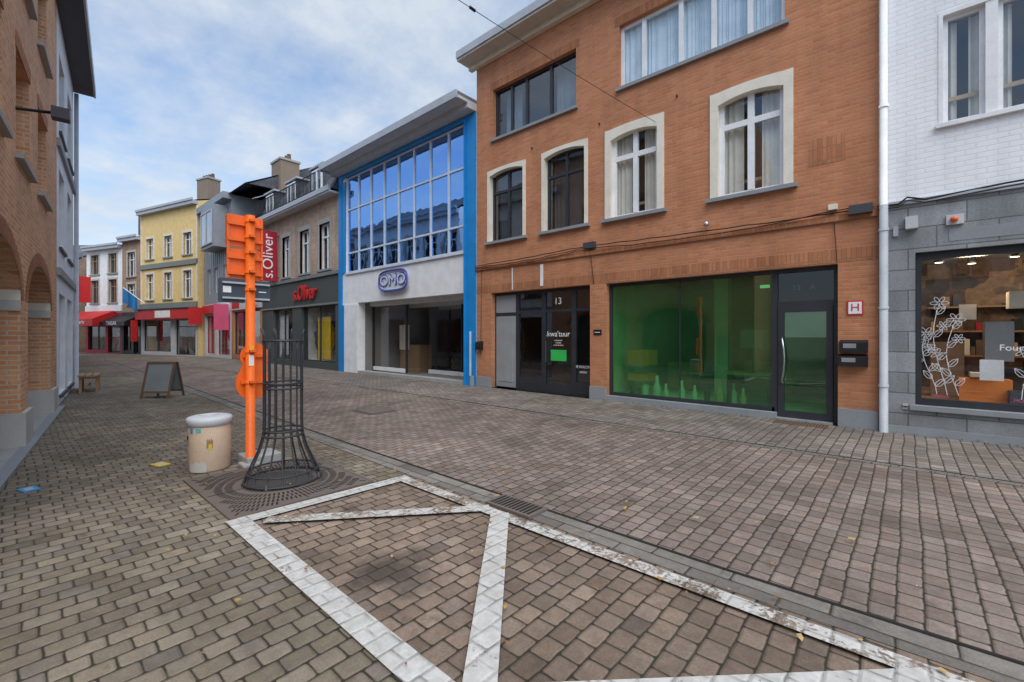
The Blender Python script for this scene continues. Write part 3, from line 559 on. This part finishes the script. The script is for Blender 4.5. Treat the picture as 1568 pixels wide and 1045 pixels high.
for z_ in (7.7,8.45): mb.tube([(0.3,-.42,z_),(7.2,-.42,z_)],.02,'black',6)
for k in range(56): mb.tube([(.35+k*.123,-.42,7.62),(.35+k*.123+.06*math.sin(k*2.1),-.42,8.05),(.35+k*.123,-.42,8.45)],.013,'black',5,cap=False)
mb.done('balcony_railing',E)
mb=MB()
for a,b in w3:
    mb.box(a-.14,a,-.03,.1,4.35,6.35,'concrete'); mb.box(b,b+.14,-.03,.1,4.35,6.35,'concrete'); mb.box(a-.14,b+.14,-.035,.1,6.35,6.55,'concrete'); mb.box(a-.16,b+.16,-.09,.1,4.26,4.349,'bluestone')
    window(mb,a,b,4.35,6.35,.13,'white_pvc',.07,(.5,),(.72,),'glass')
for a,b in ((X(-24.6),X(-22.2)),(X(-21.2),X(-17.9))):
    window(mb,a,b,.3,2.78,.1,'anthracite',.06,(.5,),(),'glass_clear',back=None)
    mb.face([(a,1.0,.2),(b,1.0,.2),(b,1.0,2.8),(a,1.0,2.8)],'display_warm'); mb.face([(a,.2,.3),(b,.2,.3),(b,1.2,.3),(a,1.2,.3)],'interior_light'); mb.face([(a,.3,.3),(a,1.2,.3),(a,1.2,2.8),(a,.3,2.8)],'interior_light')
    for k in range(3):
        cx=a+.4+k*(b-a-.8)/2
        mb.lathe((cx,.6,.35),[(.05,0),(.05,.4),(.16,.75),(.13,.95),(.2,1.25),(.06,1.38),(.1,1.5),(.08,1.62),(0,1.66)],random.choice(['sign_dark','curtain','yellow_s','display_warm']),12)
mb.box(X(-20.2),X(-19.0),.3,.32,.4,2.3,'yellow_s'); mb.box(X(-24.5),X(-23.5),.3,.32,.5,2.5,'plaster_white')
mb.done('windows',E)
text('lettering','s.Oliver',E,(X(-20.75),-.10,3.42),.95,'red',ext=.03,sx=.78,shear=.2,bold=.012)
mb=MB(); mb.box(-23.93,-23.87,8.05,8.9,4.2,6.7,'red_dark'); mb.tube([(-23.9,8.0,6.5),(-23.9,9,6.5)],.02,'black'); mb.tube([(-23.9,8.0,4.4),(-23.9,9,4.4)],.02,'black')
o=mb.done('shop_flag_sign'); text('lettering','s.Oliver',o,None,.70,'white_emblem',mtx=Matrix(((0,0,1,-23.865),(0,-1,0,8.48),(1,0,0,5.45),(0,0,0,1))),ext=.003)
# ------------------------------------------------------------------ orange gabled shop (X -31.2..-26.13)
E,L=frame('orange_brick_shop',(-31.2,9),(-26.134,9))
mb=MB(); wall(mb,0,L,0,8.0,[(.7,1.7,4.4,6.2),(2.9,3.9,4.4,6.2),(.3,4.7,.3,2.9)],'brick_orange'); shell(mb,L,7,8.0,'brick_orange'); gable(mb,0,L,0,7,8.0,10.6,'slate','brick_orange',.2)
for a,b in ((.7,1.7),(2.9,3.9)): window(mb,a,b,4.4,6.2)
window(mb,.3,4.7,.3,2.9,.1,'anthracite',.06,(.33,.66),(),'glass_clear',back='display_red'); mb.box(0,L,-.08,0,3.0,3.8,'plaster_grey'); mb.box(.3,1.6,-.1,-.08,3.1,3.7,'red'); mb.box(3.9,4.7,-.3,-.27,.9,3.4,'pink_s')
chimney(mb,1.9,3.3,1.6,2.7,8.8,12.0,pots=4); mb.done('walls',E)
# ------------------------------------------------------------------ metal clad building
E,L=frame('metal_clad_house',(-37.1,9),(-31.204,9))
mb=MB(); wall(mb,0,L,3.6,10.2,[(.6,1.5,4.3,6.0),(2.2,3.1,4.3,6.0),(4.2,5.2,4.3,6.0),(.6,1.5,7,8.4)],'metal_clad'); wall(mb,0,L,0,3.6,[(.4,2.4,.2,2.8),(2.9,5.5,.2,2.8)],'plaster_grey',y=-.01)
shell(mb,L,9,10.2,'metal_clad'); gable(mb,0,L+3,0,9,10.2,12.6,'slate','slate',.2)
for a,b,c,d in ((.6,1.5,4.3,6.0),(2.2,3.1,4.3,6.0),(4.2,5.2,4.3,6.0),(.6,1.5,7,8.4)): window(mb,a,b,c,d,g='glass_dark')
mb.box(2.4,5.2,-.8,0,7.0,9.6,'metal_clad'); window(mb,2.6,5.0,7.2,9.3,-.88,'zinc',.08,(.5,),(),'glass_dark',back=None); mb.box(0,L,-.5,0,9.9,10.3,'metal_clad')
for k in range(14): mb.box(k*.42,k*.42+.03,-.025,0,3.6,9.9,'metal_clad')
for a,b in ((.4,2.4),(2.9,5.5)): window(mb,a,b,.2,2.8,.1,'red_dark',.06,(.5,),(),'glass_clear',back='display_red')
mb.box(.2,2.6,-.2,-.01,2.95,3.5,'red'); mb.box(3.0,5.4,-.15,-.01,2.95,3.5,'plaster_white')
mb.box(.2,.25,-1.0,-.2,2.2,3.4,'red'); mb.box(5.6,5.65,-.9,-.1,1.8,3.4,'pink_s'); mb.done('walls',E)
def townhouse(name,P,Q,H,wm,floors,nw,ww,dep=8,sur='stone_light',roof=None,ground='display_red',base=3.3,fm='white_pvc',shopm='plaster_grey',rows=(.7,),eave='zinc',rh=2.2,g='glass_dark'):
    E,L=frame(name,P,Q); mb=MB(); ops=[]; cs=[L*(k+.5)/nw for k in range(nw)]
    for (c,d) in floors: ops+= [(x-ww/2,x+ww/2,c,d) for x in cs]
    wall(mb,0,L,base,H,ops,wm); wall(mb,0,L,0,base,[(.25,L*.55,.25,2.6),(L*.62,L-.25,.05,2.6)],shopm,y=-.02); shell(mb,L,dep,H,wm)
    for (a,b,c,d) in ops:
        window(mb,a,b,c,d,.12,fm,.06,(.5,),rows,g); mb.box(a-.12,a,-.04,.1,c,d,sur); mb.box(b,b+.12,-.04,.1,c,d,sur); mb.box(a-.12,b+.12,-.05,.1,d,d+.16,sur); mb.box(a-.16,b+.16,-.09,.1,c-.1,c-.001,'bluestone')
    mb.box(0,L,-.35,0,H-.25,H,eave); mb.box(0,L,-.42,-.33,H-.02,H+.14,'zinc')
    window(mb,.25,L*.55,.25,2.6,.1,'anthracite',.06,(.5,),(),'glass_clear',back=ground,depth=.9); window(mb,L*.62,L-.25,.05,2.6,.1,'anthracite',.06,(),(.8,),'glass_clear',back=ground,depth=.9)
    if roof: gable(mb,0,L,0,dep,H,H+rh,roof,wm,.3)
    return E,L,mb
E,L,mb=townhouse('yellow_townhouse',(-44.3,6.6),(-37.1,8.6),10.9,'plaster_yellow',[(4.15,6.1),(7.25,8.8)],3,1.0,sur='plaster_cream',roof='slate',rh=1.4)
mb.box(0,L,-.12,0,6.5,6.85,'green_grey'); mb.box(0,L,-.14,0,3.45,3.85,'green_grey'); mb.box(.3,L-.1,-.55,-.02,2.65,3.35,'red'); mb.box(.2,L,-.6,-.02,3.35,3.42,'black'); mb.box(L*.42,L*.68,-.58,-.55,2.75,3.25,'white_emblem')
mb.box(0,.12,-.06,0,3.85,10.6,'plaster_cream'); mb.box(L-.12,L,-.06,0,3.85,10.6,'plaster_cream'); mb.box(.5,.6,-.9,-.5,1,2.6,'red')
chimney(mb,4.6,6.0,1.5,2.4,11,13.2,pots=4); mb.done('walls',E)
E,L,mb=townhouse('narrow_brick_house',(-46.9,5.8),(-44.303,6.6),9.1,'brick_brown',[(3.9,5.5),(6.1,8.0)],1,1.1,ground='interior',roof='slate',shopm='black',rh=1.3)
mb.prism([(0,3.1),(-1.1,2.5),(-1.1,2.2),(0,2.2)],-.9,L,'black','x'); mb.box(.6,1.7,.8,1.6,9.6,11.2,'tiles_brown'); mb.done('walls',E); text('lettering','TASSAR',E,(L/2-.4,-1.13,2.38),.42,'white_emblem')
E,L,mb=townhouse('white_townhouse',(-51.5,4.1),(-46.903,5.8),8.7,'plaster_white',[(4.1,6.0),(6.5,8.1)],2,1.1,ground='display_red',roof='tiles_brown',fm='wood',shopm='red_dark',rh=1.4)
mb.prism([(0,3.5),(-1.5,2.75),(-1.5,2.2),(0,2.2)],-.2,L-.9,'red','x'); mb.box(0.0,L,-.1,-.02,3.4,3.9,'plaster_white'); mb.done('walls',E); text('lettering','Boucherie',E,(L/2-.4,-1.53,2.5),.45,'white_emblem')
mb=MB(); mb.box(-49.6,-49.55,3.3,4.2,4.1,6.2,'red'); mb.done('shop_flag_sign')
mb=MB(); mb.tube([(-43.6,6.7,3.9),(-43.3,5.4,5.0)],.03,'white_pvc',6); 
for k in range(6):
    u0,u1=.35+k*.11,.35+(k+1)*.11; A=Vector((-43.6,6.7,3.9)).lerp(Vector((-43.3,5.4,5.0)),u0); B=Vector((-43.6,6.7,3.9)).lerp(Vector((-43.3,5.4,5.0)),u1)
    o_=.12*math.sin(k*1.8); o2=.12*math.sin((k+1)*1.8); mb.face([A,B,B+Vector((.1+o2,0,-1.1)),A+Vector((.1+o_,0,-1.1))],'flag_blue',True)
mb.done('flag')
E,L,mb=townhouse('mansard_house',(-66,2.2),(-60,6.4),8.0,'plaster_grey',[(3.9,5.6),(6.0,7.5)],4,.9,roof=None,shopm='red_dark'); mb.face([(0,-.1,8),(L,-.1,8),(L,1.0,10.3),(0,1.0,10.3)],'slate'); mb.face([(L,-.1,8),(L,8,8),(L,7,10.3),(L,1,10.3)],'slate'); mb.box(0,L,1,7,10.2,10.35,'zinc')
for cx in (1.5,3.6,5.6): mb.box(cx-.5,cx+.5,-.1,1,8.3,9.6,'plaster_white'); mb.box(cx-.35,cx+.35,-.12,-.1,8.45,9.45,'glass_dark')
mb.done('walls',E)
E,L,mb=townhouse('brown_roof_house',(-58,7.5),(-48,11),9.2,'brick_brown',[(3.9,5.6),(6.2,7.9)],4,1.0,roof='tiles_brown',rh=4.0); chimney(mb,.6,2.0,2,3,11.2,13.9,pots=3); mb.done('walls',E)
E,L,mb=townhouse('corner_brick_house',(-57,.3),(-53.5,3.2),7.6,'brick_beige',[(3.9,5.4),(5.9,7.2)],3,.8,roof='slate',rh=2.4); mb.done('walls',E)
# ------------------------------------------------------------------ left: brick arcade building
u=Vector((-.9927,.1205)); A0=Vector((-8.33,.01))
def LP(s): p=A0+u*s; return (p.x,p.y)
E,L=frame('brick_arcade_building',LP(-4),LP(4.9)); 
mb=MB(); wn=[(a,a+1.1) for a in (.1,2.1,4.1,6.1)]
ops=[(1.73,4.5,0,2.62,.66),(5.08,7.85,0,2.62,.66)]+[(a,b,3.8,5.15) for a,b in wn]+[(a,b,6.2,7.5) for a,b in wn]
wall(mb,0,8.9,0,10.2,ops,'brick_left',th=.55); mb.box(0,8.9,-.35,0,9.9,10.2,'zinc')
for xx in (0,8.9): mb.face([(xx,0,2.9 if xx else 0),(xx,8,2.9 if xx else 0),(xx,8,10.2),(xx,0,10.2)],'brick_left')
mb.face([(0,8,0),(8.9,8,0),(8.9,8,10.2),(0,8,10.2)],'brick_left'); mb.face([(0,0,10.2),(8.9,0,10.2),(8.9,8,10.2),(0,8,10.2)],'roof_felt')
mb.face([(0,3.2,0),(8.9,3.2,0),(8.9,3.2,2.9),(0,3.2,2.9)],'plaster_grey'); mb.face([(0,.55,2.9),(8.9,.55,2.9),(8.9,3.2,2.9),(0,3.2,2.9)],'plaster_white')
mb.face([(0,.55,2.62),(8.9,.55,2.62),(8.9,.55,2.9),(0,.55,2.9)],'brick_left'); mb.done('walls',E)
mb=MB()
for p0,p1 in ((1.15,1.73),(4.5,5.08),(7.85,8.5)):
    mb.box(p0-.05,p1+.05,-.05,.60,0,.46,'stone_light'); mb.box(p0-.03,p1+.03,.003,.58,1.82,1.96,'stone_light')
    mb.box(p0-.004,p1+.004,.003,.56,1.96,2.3,'plaster_cream'); mb.box(p0-.003,p1+.003,.02,.552,.46,1.82,'brick_left')
for a,b in ((1.73,4.5),(5.08,7.85)):
    n=30; e=1.96; c0=(a+b)/2; hw=(b-a)/2
    def q(an,s_): return (c0-hw*s_*math.cos(an),-.006,e+.66*(1+(s_-1)*2.0)*math.sin(an))
    for k in range(n):
        an=math.pi*(k+.5)/n; d=math.pi/n*.42
        mb.face([q(an-d,1.0),q(an+d,1.0),q(an+d,1.16),q(an-d,1.16)],'brick_soldier')
mb.box(0,8.9,-.12,-.0,0.0,.02,'bluestone'); mb.box(0,8.9,.0,3.1,0.0,.015,'concrete'); mb.done('piers',E)
mb=MB()
for a,b in wn:
    for c,d in ((3.8,5.15),(6.2,7.5)):
        window(mb,a,b,c,d,.16,'wood_dark',.07,(.5,),(),'glass_dark'); mb.box(a-.08,b+.08,-.08,.16,c-.07,c-.001,'concrete'); mb.box(a-.05,b+.05,-.012,.0,d,d+.2,'brick_soldier')
mb.tube([(3.9,-.02,4.3),(3.9,-.35,4.35)],.02,'black'); mb.box(3.82,3.98,-.5,-.33,4.28,4.42,'dark_sign')
mb.done('windows',E)
E,L=frame('grey_render_building',LP(4.9),LP(9.25))
mb=MB(); ops=[(.5,1.9,0.2,2.4),(2.5,3.9,.2,2.4),(.5,1.7,3.4,5.1),(2.5,3.8,3.4,5.1),(.5,1.7,5.9,7.6),(2.5,3.8,5.9,7.6)]
wall(mb,0,L,0,8.4,ops,'plaster_white'); shell(mb,L,8,8.4,'plaster_grey')
for a,b,c,d in ops: window(mb,a,b,c,d,.1,'anthracite',.05,(.5,),(),'glass_dark'); mb.box(a-.06,b+.06,-.05,.1,c-.06,c-.001,'dark_sign')
for z_ in (2.75,5.45): mb.box(.0,L,-.06,0,z_,z_+.16,'panel_grey')
mb.box(-.6,L+.15,-.42,.1,8.38,8.43,'dark_sign'); mb.box(-.6,L+.15,-.46,-.42,8.36,8.62,'zinc'); mb.face([(-.6,-.42,8.62),(L+.15,-.42,8.62),(L+.15,4,11),(-.6,4,11)],'slate'); mb.tube([(L+.02,-.06,0),(L+.02,-.06,8.3)],.05,'zinc',10)
mb.done('walls',E)
for (s0,s1,nm,wm,H) in ((11.5,22,'white_townhouse','plaster_white',9.0),(22.01,36,'brick_townhouse','brick_beige',8.6)):
    p=Vector(LP(s0));q_=Vector(LP(s1)); off=Vector((-.12,-.99))*(1.2 if s0<20 else 2.2); E,L,mb=townhouse(nm,p+off*.8,q_+off*1.0,H,wm,[(3.9,5.6),(6.2,7.8)],6,1.0,roof='slate',g='glass_dark'); mb.done('walls',E)
for (a,b,nm,wm,H) in ((-2.3,4.5,'white_townhouse','plaster_white',9.0),(4.51,12,'brick_townhouse','brick_beige',9.6)):
    E,L,mb=townhouse(nm,(b,-8),(a,-8),H,wm,[(3.9,5.9),(6.6,8.2)],4,1.0,roof='slate'); mb.done('walls',E)
# ------------------------------------------------------------------ street furniture
RB=.208
mb=MB(); mb.lathe((0,0,0),[(0,0.0),(RB-.02,0.0),(RB-.012,.02),(RB-.004,.25),(RB,.50),(RB-.008,.515),(0,.515)],'bin_cream',48); mb.lathe((0,0,0),[(RB-.004,.50),(RB+.010,.505),(RB+.012,.56),(RB+.009,.578),(RB-.005,.588),(.17,.596),(.105,.604),(.095,.60),(.09,.55)],'bin_white',48); mb.lathe((0,0,0),[(.09,.56),(0,.56)],'slot',32)
def patch(a0,a1,z0,z1,m,r=RB+.002,jag=0):
    n=8
    for k in range(n):
        b0=a0+(a1-a0)*k/n; b1=a0+(a1-a0)*(k+1)/n; j0=jag*math.sin(k*2.3); j1=jag*math.sin((k+1)*2.3)
        rr=lambda z: r-.008*(1-min(z,.5)/.5)
        mb.face([(rr(z0)*math.cos(b0),rr(z0)*math.sin(b0),z0),(rr(z0)*math.cos(b1),rr(z0)*math.sin(b1),z0),(rr(z1)*math.cos(b1),rr(z1)*math.sin(b1),z1+j1),(rr(z1)*math.cos(b0),rr(z1)*math.sin(b0),z1+j0)],m,True)
patch(R(-75),R(-22),.01,.12,'stone_light',RB+.003,.02); patch(R(-100),R(-78),.30,.37,'wood_light',RB+.003,.012); patch(R(-92),R(-80),.36,.40,'black',RB+.004,.008); patch(R(-22),R(-6),.27,.36,'wood',RB+.003,.02); patch(R(-17),R(-8),.25,.31,'yellow_s',RB+.004,.008); patch(R(-70),R(-60),.43,.49,'blue_s',RB+.003); patch(R(-50),R(-36),.44,.485,'teal_s',RB+.003)
mb.done('litter_bin',None,(-5.86,1.47,0))
E=bpy.data.objects.new('orange_traffic_sign_post',None); COL.objects.link(E); E.location=(-5.60,1.80,0)
mb=MB(); mb.tube([(0,0,0),(0,0,2.86)],.048,'orange_sign',20); 
for z_ in (.95,1.30,2.0,2.2,2.42,2.6,2.78): mb.tube([(0,0,z_),(0,0,z_+.035)],.056,'orange_sign',20); mb.box(.04,.085,-.03,.03,z_+.004,z_+.03,'orange_sign')
mb.done('post',E)
mb=MB(); xs=-.075
def rboard(y0,y1,z0,z1,m,x=xs,r=.04,th=.02):
    P=[]
    for (cy,cz,a0) in ((y1-r,z0+r,-90),(y1-r,z1-r,0),(y0+r,z1-r,90),(y0+r,z0+r,180)):
        for k in range(5): an=R(a0+k*22.5); P.append((cy+r*math.cos(an),cz+r*math.sin(an)))
    mb.prism(P,x-th/2,x+th/2,m,'x')
rboard(-.225,.15,2.50,2.86,'orange_sign'); rboard(-.205,.15,2.12,2.475,'orange_sign')
for z_ in (2.56,2.74,2.18,2.36): mb.box(xs+.01,xs+.045,-.215,.145,z_,z_+.035,'orange_sign')
mb.box(xs+.01,xs+.03,-.222,-.195,2.14,2.85,'orange_sign'); mb.box(xs+.01,xs+.03,.125,.148,2.14,2.85,'orange_sign'); mb.done('detour_sign',E)
mb=MB(); rboard(-.31,-.05,1.86,2.13,'sign_dark',x=-.02,r=.02); rboard(.05,.215,1.88,2.12,'sign_dark',x=-.02,r=.02)
mb.box(-.01,.02,-.28,.20,1.90,1.92,'zinc'); mb.box(-.01,.02,-.28,.20,2.07,2.09,'zinc'); mb.box(-.009,-.006,-.27,-.19,1.97,2.04,'white_emblem'); mb.box(-.009,-.006,.09,.17,1.99,2.0,'white_emblem'); mb.done('street_name_sign',E)
mb=MB()
prof=[]
for k in range(13): an=R(-35+k*250/12); prof.append((.07+.155*math.cos(an),1.25+.155*math.sin(an)))
for k in range(17): an=R(140+k*260/16); prof.append((.055+.185*math.cos(an),.95+.20*math.sin(an)))
mb.prism(prof,-.085,-.07,'orange_sign','x'); mb.box(-.07,-.04,-.08,.20,.94,.98,'orange_sign'); mb.box(-.07,-.04,-.06,.19,1.24,1.28,'orange_sign')
mb.done('silhouette_sign',E)
mb=MB(); mb.box(.046,.05,-.03,.02,1.15,1.27,'white_emblem'); mb.box(.046,.0505,-.02,.02,1.30,1.38,'yellow_s'); mb.done('sticker',E)
mb=MB(); mb.box(-.28,.06,-.05,.32,0,.11,'concrete'); mb.box(-.10,.10,-.10,.10,0,.05,'concrete'); mb.done('foot_block',E,bevel=.015)
mb=MB(); nb=16
for k in range(nb):
    an=2*math.pi*k/nb; c_,s_=math.cos(an),math.sin(an)
    prof=[(.355,.01),(.34,.05),(.285,.18),(.22,.33),(.185,.46),(.178,.60),(.178,1.30),(.18,1.42)]
    if k%2==0: prof+=[(.187,1.47),(.21,1.54)]
    mb.tube([(r*c_,r*s_,z) for r,z in prof],.0085,'guard_iron',6)
for r,z in ((.357,.015),(.187,.46),(.181,.51),(.182,.99),(.182,.94),(.184,1.42)): mb.ring((0,0,z),r,.011,'guard_iron','z',40)
mb.ring((0,0,.10),.33,.008,'guard_iron','z',40)
for k in range(4):
    an=math.pi/4+k*math.pi/2; mb.tube([(.355*math.cos(an),.355*math.sin(an),0),(.355*math.cos(an),.355*math.sin(an),.06)],.018,'guard_iron',8)
mb.done('tree_guard',None,(-4.80,1.85,.02))
mb=MB(); mb.box(-.71,.71,-.62,.62,.004,.014,'grate_iron')
for r in [.40+.085*i for i in range(6)]:
    n=int(2*math.pi*r/.035)
    for k in range(n):
        an=2*math.pi*k/n; c_,s_=math.cos(an),math.sin(an); r1=r+.065
        if max(abs(r1*c_)/.68,abs(r1*s_)/.59)>1: continue
        w=.008; mb.face([(r*c_+w*s_,r*s_-w*c_,.016),(r1*c_+w*s_,r1*s_-w*c_,.016),(r1*c_-w*s_,r1*s_+w*c_,.016),(r*c_-w*s_,r*s_+w*c_,.016)],'slot')
mb.box(-.71,.71,-.003,.003,.0141,.0165,'slot'); mb.box(-.003,.003,-.62,.62,.0141,.0168,'slot')
mb.lathe((0,0,.0175),[(.33,0),(.0,0)],'interior',32)
for s_ in (-1,1): mb.box(-.73,.73,s_*.63-.012,s_*.63+.012,0,.018,'grate_iron'); mb.box(s_*.72-.012,s_*.72+.012,-.618,.618,0,.018,'grate_iron')
mb.done('tree_grate',None,(-4.79,1.80,0))
mb=MB(); mb.box(-.25,.25,-.13,.13,.004,.026,'grate_iron')
for k in range(11): mb.box(-.22+k*.041,-.195+k*.041,-.10,.10,.0261,.0275,'slot')
mb.done('drain_grate',None,(-2.53,2.90,.004))
mb=MB(); mb.box(-.33,.33,-.3,.3,.004,.012,'grate_iron'); mb.box(-.29,.29,-.26,.26,.012,.014,'slot'); mb.box(-.27,.27,-.24,.24,.014,.016,'grate_iron'); mb.done('manhole_cover',None,(-7.8,4.72,.004))
for nm,p,m_ in (('blue_utility_cover',(-6.35,.10),'blue_s'),('yellow_utility_cover',(-6.44,1.13),'yellow_s')):
    mb=MB(); mb.box(-.09,.09,-.06,.06,.002,.010,m_); mb.box(-.05,.05,-.03,.03,.0101,.012,'zinc'); mb.done(nm,None,(p[0],p[1],0),.3)
mb=MB(); w=.33
for sgn in (-1,1):
    def P(x,z): return (x,sgn*(.26-z*.27),z)
    for x0,x1 in ((-w,-w+.05),(w-.05,w)):
        a,b=P(x0,0),P(x1,0); c,d=P(x1,.85),P(x0,.85); th=.025*sgn
        mb.face([a,b,c,d],'wood_dark'); mb.face([(p[0],p[1]+th,p[2]) for p in (a,b,c,d)],'wood_dark')
        mb.face([a,d,(d[0],d[1]+th,d[2]),(a[0],a[1]+th,a[2])],'wood_dark'); mb.face([b,c,(c[0],c[1]+th,c[2]),(b[0],b[1]+th,b[2])],'wood_dark')
    for z0,z1 in ((.12,.17),(.80,.85)):
        a,b,c,d=P(-w+.05,z0),P(w-.05,z0),P(w-.05,z1),P(-w+.05,z1); mb.face([(p[0],p[1]+.02*sgn,p[2]) for p in (a,b,c,d)],'wood_dark')
    a,b,c,d=P(-w+.04,.16),P(w-.04,.16),P(w-.04,.81),P(-w+.04,.81); mb.face([(p[0],p[1]+.012*sgn,p[2]) for p in (a,b,c,d)],'board_grey')
mb.done('a_frame_sign',None,(-13.4,2.4,0),R(44))
mb=MB()
for k in range(3): mb.box(-.55,.55,-.2+k*.14,-.08+k*.14,.42,.455,'wood')
for x in (-.45,.45): mb.box(x-.03,x+.03,-.18,-.12,0,.42,'wood'); mb.box(x-.03,x+.03,.14,.2,0,.42,'wood'); mb.box(x-.025,x+.025,-.18,.2,.36,.40,'wood')
mb.box(-.45,.45,-.02,.02,.15,.2,'wood'); mb.done('wooden_bench',None,(-16.3,1.35,0),R(-7))
mb=MB(); P=[]; a=Vector((-3.95,8.96,5.97)); b=Vector((-5.1,-.45,6.35))
for k in range(25): u_=k/24; p=a.lerp(b,u_); p.z-=.12*4*u_*(1-u_); P.append(tuple(p))
mb.tube(P,.005,'black',5); p=P[12]; mb.tube([(p[0],p[1]-.05,p[2]+.0),(p[0],p[1]+.05,p[2])],.02,'black'); mb.done('overhead_cable')
for nm,c in (('leaf_a',(.42,.24,.06)),('leaf_b',(.30,.14,.05)),('leaf_c',(.50,.36,.15))): simple(nm,c,.8)
mb=MB()
for k in range(230):
    x=random.uniform(-9,1); y_=random.uniform(.3,4.2) if random.random()<.75 else random.uniform(6.8,8.9)
    s_=random.uniform(.006,.018)*(1.6 if random.random()<.2 else 1); an=random.uniform(0,6.3); zc=.032
    pts=[(1.3,0,.004),(.6,.5,.012),(0,.62,.006),(-.7,.45,.014),(-1.2,0,.002),(-.6,-.45,.01),(0,-.6,.004),(.7,-.5,.012)]
    mb.face([(x+s_*(px*math.cos(an)-py*math.sin(an)),y_+s_*(px*math.sin(an)+py*math.cos(an)),zc+pz*s_*40) for px,py,pz in pts],random.choice(['leaf_a','leaf_b','leaf_b','leaf_c']))
mb.done('fallen_leaves')
mb=MB()
def tuft(x,y_,s_):
    for j in range(random.randint(4,9)):
        an=random.uniform(0,6.3); l=s_*random.uniform(.5,1.2); dx_,dy_=math.cos(an),math.sin(an); w=.003
        mb.face([(x-dy_*w,y_+dx_*w,.01),(x+dy_*w,y_-dx_*w,.01),(x+dx_*l*.6,y_+dy_*l*.6,.01+l)],'weed')
for k in range(260): tuft(random.uniform(-9.3,3),8.93+random.uniform(-.02,.03),random.uniform(.01,.035))
for k in range(260): tuft(random.uniform(-17,4),6.62+random.uniform(-.02,.03),random.uniform(.008,.02))
for k in range(60): a_=random.uniform(0,8.9); p=A0+u*(a_-4)+Vector((.12,.99))*.15; tuft(p.x,p.y,random.uniform(.01,.03))
mb.done('weeds')
# ------------------------------------------------------------------ camera, light, world
cd=bpy.data.cameras.new('camera'); cam=bpy.data.objects.new('camera',cd); COL.objects.link(cam); cam.location=(0,0,1.5); cam.rotation_euler=(math.pi/2,0,math.atan2(.6648,.7469)); cd.lens=15.61; cd.sensor_width=36; cd.shift_y=-.006; cd.clip_end=2000; cd.clip_start=.05; S.camera=cam
sd=bpy.data.lights.new('sun','SUN'); sd.energy=2.5; sd.angle=R(55); sd.color=(1,.965,.92); so=bpy.data.objects.new('sun',sd); COL.objects.link(so)
az=R(-32); el=R(56)
dv=Vector((math.cos(el)*math.cos(az),math.cos(el)*math.sin(az),math.sin(el))); so.rotation_euler=dv.to_track_quat('Z','Y').to_euler()
W=bpy.data.worlds.new('World'); S.world=W; W.use_nodes=True; W.node_tree.nodes.clear(); t=NT(W.node_tree)
out=t.new('ShaderNodeOutputWorld'); bg=t.new('ShaderNodeBackground'); sky=t.new('ShaderNodeTexSky'); sky.sky_type='NISHITA'; sky.sun_disc=False; sky.sun_elevation=el; sky.sun_rotation=math.atan2(dv.x,dv.y)
v=t.new('ShaderNodeTexCoord').outputs['Generated']; x,y,z=t.sep(v); zz=t.m('ADD',t.m('MAXIMUM',z,0.),.25)
pv=t.comb(t.m('DIVIDE',x,zz),t.m('DIVIDE',y,zz),0.)
n1=t.noise(pv,1.1,8,.58); n2=t.noise(pv,3.4,7,.62)
s=t.m('ADD',t.m('MULTIPLY',n1,.68),t.m('MULTIPLY',n2,.32))
mask=t.mr(s,.38,.60); hz=t.mr(z,.0,.45,.95,.15); mask=t.m('MAXIMUM',mask,hz)
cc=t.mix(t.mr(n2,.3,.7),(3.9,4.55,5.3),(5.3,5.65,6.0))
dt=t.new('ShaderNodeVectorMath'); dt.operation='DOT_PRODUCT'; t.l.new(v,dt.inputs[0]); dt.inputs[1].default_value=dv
gl=t.m('ADD',1.,t.m('MULTIPLY',t.m('POWER',t.m('MAXIMUM',dt.outputs['Value'],0.),3.),1.3)); cc=t.mix(1.,cc,t.comb(gl,gl,gl),'MULTIPLY')  # cloud glow around the sun, added out of view to brighten the facades
skc=t.mix(1.,sky.outputs[0],(1.2,1.4,1.55),'MULTIPLY')
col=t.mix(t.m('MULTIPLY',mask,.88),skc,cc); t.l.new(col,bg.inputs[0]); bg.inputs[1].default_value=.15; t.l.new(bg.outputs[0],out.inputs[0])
S.view_settings.view_transform='Standard'; S.view_settings.look='None'; S.view_settings.exposure=0
